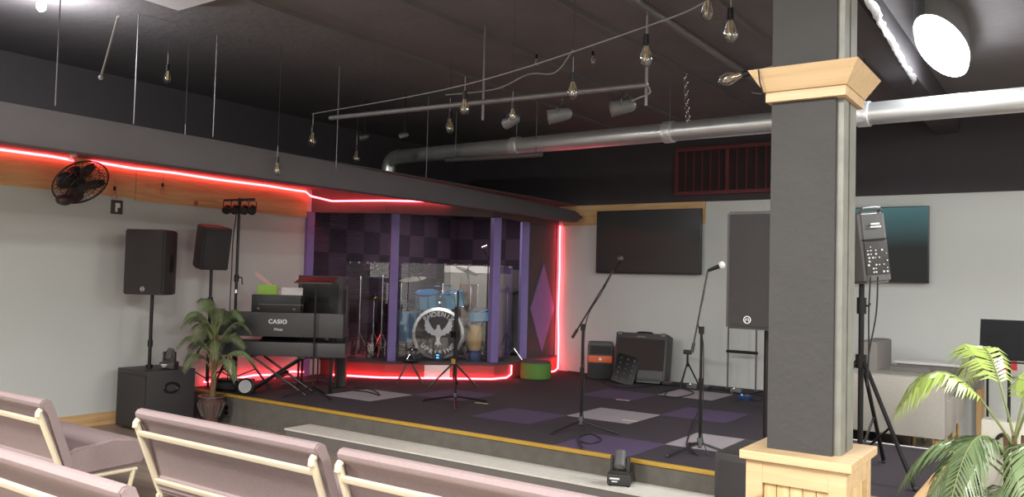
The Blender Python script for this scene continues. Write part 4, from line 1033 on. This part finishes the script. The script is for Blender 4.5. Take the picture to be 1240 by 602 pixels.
cym_stand('chrome stand just right of the left booth post', 486, 345, 12.2, (.16, .08), -8, .2, 'baffle')
cym_stand('chrome stand left of the middle booth post', 570, 350, 11.9, (-.06, .25), 20, .17, 'drumhead')
cym_stand('chrome stand close against the middle booth post', 579, 345, 12.3, None, 0, .15)
cym_stand('chrome stand right of the middle booth post', 615, 352, 12.3, None, -5, .17, 'drumhead')
v = dep(566, 400, 12.35)
t = thing('drum_throne', 'reddish brown high-backed drum seat behind the bass drum', 'stool', (v.x, v.y, PZ), (0, 0, ang))
MB().b2(-.13, .13, .10, .15, .48, 1.05, bev=.02).build('backrest', M['brown'], t)
MB().lathe([(.001, .45), (.17, .45), (.18, .48), (.17, .53), (.001, .54)], 28, cap=False).build('seat', M['brown'], t)
MB().cyl((0, 0, .08), (0, 0, .45), .016).tube([(0, .05, .45), (0, .13, .50)], .012).build('post', M['chrome'], t)
for k in range(3):
    a = k*2*math.pi/3; e = Vector((math.cos(a), math.sin(a), 0)); MB().tube([Vector((0, 0, .25)), e*.24+Vector((0, 0, .01))], .010).build('leg', M['chrome'], t)
v = dep(575, 420, 11.45)
t = thing('conga_drum', 'tan wooden barrel drum with a navy base left of the middle post', 'drum', (v.x, v.y, PZ))
MB().lathe([(.08, .14), (.10, .2), (.115, .32), (.10, .46), (.09, .5), (.001, .5)], 24, cap=False).build('shell', M['tan'], t)
MB().lathe([(.001, 0), (.10, 0), (.10, .10), (.08, .14)], 24, cap=False).build('base', M['navy'], t)
MB().torus((0, 0, .5), .094, .008).build('rim', M['chrome'], t)
# overhead mics
for x, y, lab in ((505, 333, 'small overhead microphone on a thin stand over the drums, left'), (584, 300, 'small overhead microphone beside the top of the middle post')):
    v = dep(x, y, 12.0); t = thing('overhead_microphone', lab, 'microphone', (v.x, v.y, PZ), (0, 0, ang), 'overhead drum microphones')
    h = v.z-PZ; MB().cyl((.1, .1, .01), (.1, .1, h-.15), .008).tube([(.1, .1, h-.15), (0, 0, h)], .007).build('boom', M['satin'], t)
    MB().cyl((0, 0, h), (.07, -.02, h+.03), .016).build('capsule', M['hoop'], t)
    MB().cyl((.1, .1, 0), (.1, .1, .02), .11, n=20).build('base', M['satin'], t)
v = dep(505, 432, 11.35)
t = thing('kick_fan', 'small dark round fan on the platform left of the bass drum', 'fan', (v.x, v.y, PZ), (0, 0, ang))
MB().torus((0, -.02, .09), .07, .008, Matrix.Rotation(RX, 4, 'X')).torus((0, -.03, .09), .035, .005, Matrix.Rotation(RX, 4, 'X')).cyl((0, .03, .09), (0, -.03, .09), .02).build('grille', M['steel'], t)
MB().b2(-.06, .06, -.03, .05, 0, .025, bev=.005).build('base', M['satin'], t)
t = thing('hardware_clutch', 'chrome folded stand leg on the platform right of the middle post', 'stand', (*dep(622, 425, 11.6).to_2d(), PZ), (0, 0, ang))
MB().tube([(-.14, 0, .01), (0, 0, .17)], .010).build('leg', M['chrome'], t); MB().tube([(.12, 0, .01), (0, 0, .17)], .010).build('leg', M['chrome'], t)

# green round box at the platform corner
a = at(625, 458, 'Z', ST)
t = thing('round_ottoman', 'low green drum-shaped box against the right of the drum platform', 'ottoman', (-6.27, 9.68, ST))
MB().lathe([(.205, 0), (.215, .01), (.215, .20), (.205, .215)], 40, cap=True).build('body', M['green'], t)
MB().lathe([(.001, .215), (.20, .215), (.20, .235), (.001, .24)], 40, cap=False).build('dark_lid', M['darkpanel'], t)

# ================================================================ PEWS
def pew(loc, lab, W=1.53):
    t = thing('pew', lab, 'pew', loc, (0, 0, 0), 'mauve padded pews')
    T = .025
    # backrest profile in yz, y forward
    back = [(-.03, .835), (-.035, .855), (-.02, .875), (.005, .88), (.035, .865), (.06, .80), (.19, .44), (.185, .40), (.15, .40), (.13, .44), (.02, .79), (-.005, .81), (-.02, .82)]
    mb = MB().prof(back, .0, W)
    bmesh.ops.bevel(mb.bm, geom=[e for e in mb.bm.edges if abs(e.verts[0].co.x-e.verts[1].co.x) < 1e-5], offset=.008, segments=2, affect='EDGES')
    mb.build('backrest', M['fabric'], t)
    seat = [(.12, .36), (.11, .47), (.18, .535), (.45, .555), (.60, .55), (.675, .515), (.69, .43), (.66, .36), (.16, .345)]
    mb = MB().prof(seat, .01, W-.01)
    bmesh.ops.bevel(mb.bm, geom=list(mb.bm.edges), offset=.02, segments=3, affect='EDGES')
    mb.build('seat', M['fabric'], t)
    for x in (.02, W-.02):
        fr = MB().tube([(x, -.035, .77), (x, -.033, .80), (x, -.02, .815)], .019, 8)
        fr.tube([(x, -.03, .79), (x, .12, .40), (x, .145, .34), (x, .06, 0)], .019, 8)
        fr.build('rear_leg', M['cream'], t)
        MB().tube([(x, .12, .335), (x, .62, .335)], .014, 8).build('seat_rail', M['cream'], t)
        MB().tube([(x, .12, .23), (x, .57, .21)], .012, 8).build('stretcher', M['cream'], t)
        MB().tube([(x, .60, .335), (x, .57, .2), (x, .62, 0)], .016, 8).build('front_leg', M['cream'], t)
    a_ = .742; y_ = .0
    MB().box((W/2, -.014, .735), (W-.04, .022, .030), rot=Matrix.Rotation(R_(20), 3, 'X'), bev=.005).build('upper_rail', M['cream'], t)
    MB().box((W/2, .105, .43), (W-.04, .022, .028), rot=Matrix.Rotation(R_(20), 3, 'X'), bev=.005).build('lower_rail', M['cream'], t)
    return t
pw = pew((-4.53, 2.76, 0), 'mauve padded pew with cream frame, centre of the front row'); pw.scale = (1, 1, .965)
for loc, lab in (((-2.86, 2.76, 0), 'mauve padded pew right of the centre pew, cut by the bottom edge'), ((-6.74, 2.56, 0), 'leftmost mauve padded pew in the front row, its seat visible'),
                 ((-4.46, 1.75, 0), 'nearest mauve padded pew at the bottom left, second row')):
    c = copy_tree(pw); c.location = loc; c['label'] = lab

# ================================================================ LOUNGE AT THE RIGHT BACK
def sofa(lab, loc, rz, W, D, H, m_, name='sofa', cat='sofa', lift=.14, arm=.62):
    t = thing(name, lab, cat, loc, (0, 0, rz))
    MB().b2(-W/2, W/2, -D/2, -D/2+.2, lift, H, bev=.04).build('backrest', M[m_], t)
    MB().b2(-W/2+.02, W/2-.02, -D/2+.18, D/2, lift, .30, bev=.02).build('base', M[m_], t)
    MB().b2(-W/2+.14, W/2-.14, -D/2+.18, D/2+.01, .30, .44, bev=.04).build('seat_cushion', M[m_], t)
    for sx in (-1, 1):
        MB().b2(sx*(W/2-.15), sx*W/2, -D/2+.15, D/2, lift, arm, bev=.04).build('armrest', M[m_], t)
        for sy in (-1, 1): MB().cyl((sx*(W/2-.08), sy*(D/2-.08), 0), (sx*(W/2-.08), sy*(D/2-.08), lift+.01), .022, n=10).build('leg', M['tan'], t)
    return t
sofa('long beige sofa seen from behind, past the right side of the stage', (-1.64, 9.0, 0), 0, 1.15, .75, .83, 'couch', lift=.27)
sofa('taupe armchair beyond the beige sofa, right of the tripod pole', (-1.70, 9.85, 0), R_(-90), .8, .62, 1.10, 'couchdark', 'armchair', 'armchair', arm=.80)
t = thing('side_table', 'low table with a pale top between sofa and back wall', 'table', (-1.35, 10.50, 0))
MB().b2(-.45, .45, -.2, .2, .82, .85, bev=.005).build('table_top', M['white'], t)
MB().b2(-.42, .42, -.18, .18, .60, .82).build('apron', M['couchdark'], t)
for sx in (-1, 1):
    for sy in (-1, 1): MB().b2(sx*.4-.02, sx*.4+.02, sy*.2-.02, sy*.2+.02, 0, .60).build('leg', M['tan'], t)
t = thing('lounge_chair', 'beige chair with a backward-leaning rounded back, behind the palm top', 'chair', (-1.02, 9.85, 0), (0, 0, R_(0)))
MB().box((0, 0, .78), (.10, .55, .62), rot=Matrix.Rotation(R_(40), 3, 'Y'), bev=.045).build('backrest', M['couch'], t)
MB().b2(-.34, -.04, -.28, .28, .30, .56, bev=.03).build('seat', M['couch'], t)
for x in (-.28, -.1):
    for sy in (-1, 1): MB().cyl((x, sy*.22, 0), (x, sy*.22, .31), .018).build('leg', M['tan'], t)
b = at(1222, 440, 'Y', 7.9)
t = thing('music_stand', 'black perforated music stand at the right edge of the photo', 'music stand', (b.x, 7.9, 0))
zc = at(1222, 412, 'Y', 7.9).z
mb = MB().box((0, 0, 0), (.52, .012, .34), bev=.004)
mb.xf(Matrix.Translation((.05, 0, zc)) @ Matrix.Rotation(R_(-18), 4, 'X')).build('desk', M['blackmatte'], t)
MB().box((.05, -.07, zc-.175), (.56, .06, .012)).build('lip', M['satin'], t)
hl = MB()
for r_ in range(3):
    for c_ in range(3): hl.box((-.17+.0*c_+r_*.015, -.03+r_*.018, zc-.10+r_*.055), (.014, .014, .022))
hl.build('slot', M['text'], t)
MB().cyl((0, 0, .05), (0, 0, zc), .012).build('pole', M['satin'], t)
for a in (.4, 2.5, 4.6):
    e = Vector((math.cos(a), math.sin(a), 0)); MB().tube([Vector((0, 0, .25)), e*.3+Vector((0, 0, .012))], .011).build('leg', M['satin'], t)
b = at(1222, 442, 'Y', YB)
t = thing('wall_box', 'cream box with a red square on the back wall below the music stand', 'box', (b.x, YB, b.z))
MB().b2(-.16, .12, -.06, 0, -.12, .12, bev=.008).build('housing', M['creambox'], t)
MB().b2(-.06, .08, -.07, -.06, -.05, .06).build('red_square', M['gel'], t)
b = at(1178, 500, 'Z', .2)
t = thing('storage_case', 'pale case with a black handle beside the sofa, behind the palm', 'case', (-.55, 8.0, 0))
MB().b2(-.16, .16, -.12, .12, 0, .60, bev=.02).build('shell', M['creambox'], t)
MB().torus((0, -.13, .42), .05, .012, Matrix.Rotation(RX, 4, 'X') @ Matrix.Diagonal((1, 1.5, 1, 1))).build('handle', M['satin'], t)
b = at(1196, 450, 'Y', 8.4)
t = thing('microphone_stand', 'thin black stand with a clip, between palm and music stand', 'microphone stand', (b.x, 8.4, 0))
MB().cyl((0, 0, .02), (0, 0, b.z), .010).build('pole', M['satin'], t)
MB().cyl((0, 0, 0), (0, 0, .025), .13, n=24).build('base', M['satin'], t)
MB().torus((0, 0, b.z+.02), .03, .010, Matrix.Rotation(RX, 4, 'X')).build('clip', M['satin'], t)

# ================================================================ PLANTS
def frond(parent, base, az, L, rise, droop, mats, leafl=.16, n=34, wid=.020):
    """arched rachis with two rows of leaflets; one part"""
    e = Vector((math.cos(az), math.sin(az), 0)); pts = []
    N = 14
    for i in range(N+1):
        s = i/N; pts.append(Vector(base)+e*(L*(s*.9))+Vector((0, 0, rise*L*math.sin(s*math.pi*.62)-droop*L*s*s*s)))
    st = MB().tube(pts, [.006*(1-.7*i/N)+.001 for i in range(N+1)], 5).build('frond', M[mats[0]], parent)
    st['label'] = 'arching feathery frond' if False else st.get('label', 'arching feathery frond'); 
    mb = MB(); side = e.cross(Vector((0, 0, 1)))
    for i in range(n):
        s = .28+.72*i/(n-1); f_ = s*N; k = min(int(f_), N-1); p_ = pts[k].lerp(pts[k+1], f_-k)
        tg = (pts[k+1]-pts[k]).normalized(); nrm = side.cross(tg)
        l = leafl*(math.sin(min(1, (s-.2)/.8)*math.pi*.82+.25))*1.0+.02
        for sg in (-1, 1):
            d_ = (side*sg*.82+tg*.62+Vector((0, 0, -.42+random.uniform(-.12, .12)))).normalized()
            wv = tg*(.036*leafl+.002)
            q0 = p_; q1 = p_+d_*l*.5+Vector((0, 0, .012)); q2 = p_+d_*l+Vector((0, 0, -l*.22))
            v0 = mb.bm.verts.new(q0-wv*.5); v1 = mb.bm.verts.new(q0+wv*.5); v2 = mb.bm.verts.new(q1+wv); v3 = mb.bm.verts.new(q1-wv); v4 = mb.bm.verts.new(q2)
            mb.bm.faces.new((v0, v1, v2, v3)); mb.bm.faces.new((v3, v2, v4))
    lo = mb.build('leaflets', M[mats[1]], st, smooth=False); del st['label']
def potted(lab, loc, H, fr_list, potmat='pot', R=.16, ph=.34, trunks=((0, 0),)):
    t = thing('potted_palm', lab, 'plant', loc)
    prof_ = [(R*.62, 0), (R*.66, .02), (R*.55, .05), (R*.62, .10), (R*.9, ph*.62), (R*.98, ph*.8), (R*.8, ph*.88), (R, ph*.95), (R, ph), (R*.86, ph), (R*.8, ph*.93)]
    pt = MB().lathe([(.001, 0)]+prof_, 32, cap=False).build('pot', M[potmat], t)
    rb = MB()
    for k in range(12):
        a = 2*math.pi*k/12; rb.tube([((r_+.004)*math.cos(a), (r_+.004)*math.sin(a), z_) for r_, z_ in ((R*.62, .10), (R*.9, ph*.62), (R*.97, ph*.78))], .008, 6)
    rb.build('rib', M['steel'], pt)
    MB().lathe([(.001, ph*.93), (R*.82, ph*.93), (R*.82, ph*.90), (.001, ph*.90)], 24, cap=False).build('soil', M['soil'], t)
    for x, y in trunks: MB().tube([(x*.3, y*.3, ph*.9), (x*.7, y*.7, ph+.12), (x, y, H)], [.022, .018, .012], 8).build('stem', M['trunk'], t)
    for (bx, by, bz, az, L, rise, droop, mm, ll) in fr_list:
        frond(t, (bx, by, bz), az, L, rise, droop, mm, ll)
    return t
random.seed(11)
fl = []
D_ = ('stem', 'leafdark'); Gm = ('stem', 'leaf'); Yg = ('stem', 'leafyoung')
for k in range(11):
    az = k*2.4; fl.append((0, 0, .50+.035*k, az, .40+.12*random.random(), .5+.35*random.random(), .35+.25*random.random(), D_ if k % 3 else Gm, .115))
for k in range(8):
    az = k*2.4+1; fl.append((0, 0, .80+.03*k, az, .34+.12*random.random(), .7+.4*random.random(), .35, Gm if k % 2 else D_, .10))
for k in range(3): fl.append((0, 0, 1.0, 2.0*k+.5, .36, .75, .3, Gm, .09))
potted('potted palm in a ribbed dark glazed pot at the stage\'s left corner', (-7.76, 5.55, 0), .98, fl, R=.14, ph=.32, trunks=((0, 0), (.03, .02), (-.03, .03)))
random.seed(23)
fl = []
for az, L, rise, dr, mm, ll, bz in ((3.5, .62, .75, .45, Yg, .20, .86), (3.0, .60, .35, .55, Gm, .20, .72), (-1.3, .42, .5, .9, Gm, .20, .78), (4.1, .5, .6, .95, Gm, .22, .74), (1.2, .4, 1.0, .6, Yg, .17, .9),
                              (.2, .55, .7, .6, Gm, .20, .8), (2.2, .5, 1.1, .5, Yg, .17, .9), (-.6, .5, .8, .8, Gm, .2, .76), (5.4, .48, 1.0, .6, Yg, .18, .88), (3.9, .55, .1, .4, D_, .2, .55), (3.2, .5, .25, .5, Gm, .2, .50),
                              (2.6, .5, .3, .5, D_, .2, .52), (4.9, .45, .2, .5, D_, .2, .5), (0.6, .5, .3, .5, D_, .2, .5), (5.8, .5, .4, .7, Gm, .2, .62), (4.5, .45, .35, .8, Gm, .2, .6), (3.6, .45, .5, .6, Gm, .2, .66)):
    fl.append((0, 0, bz, az, L, rise, dr, mm, ll))
potted('large bright green potted palm at the right edge of the photo', (-.30, 5.0, 0), .92, fl, R=.18, ph=.36, trunks=((0, 0), (.04, .03), (-.04, .02)))
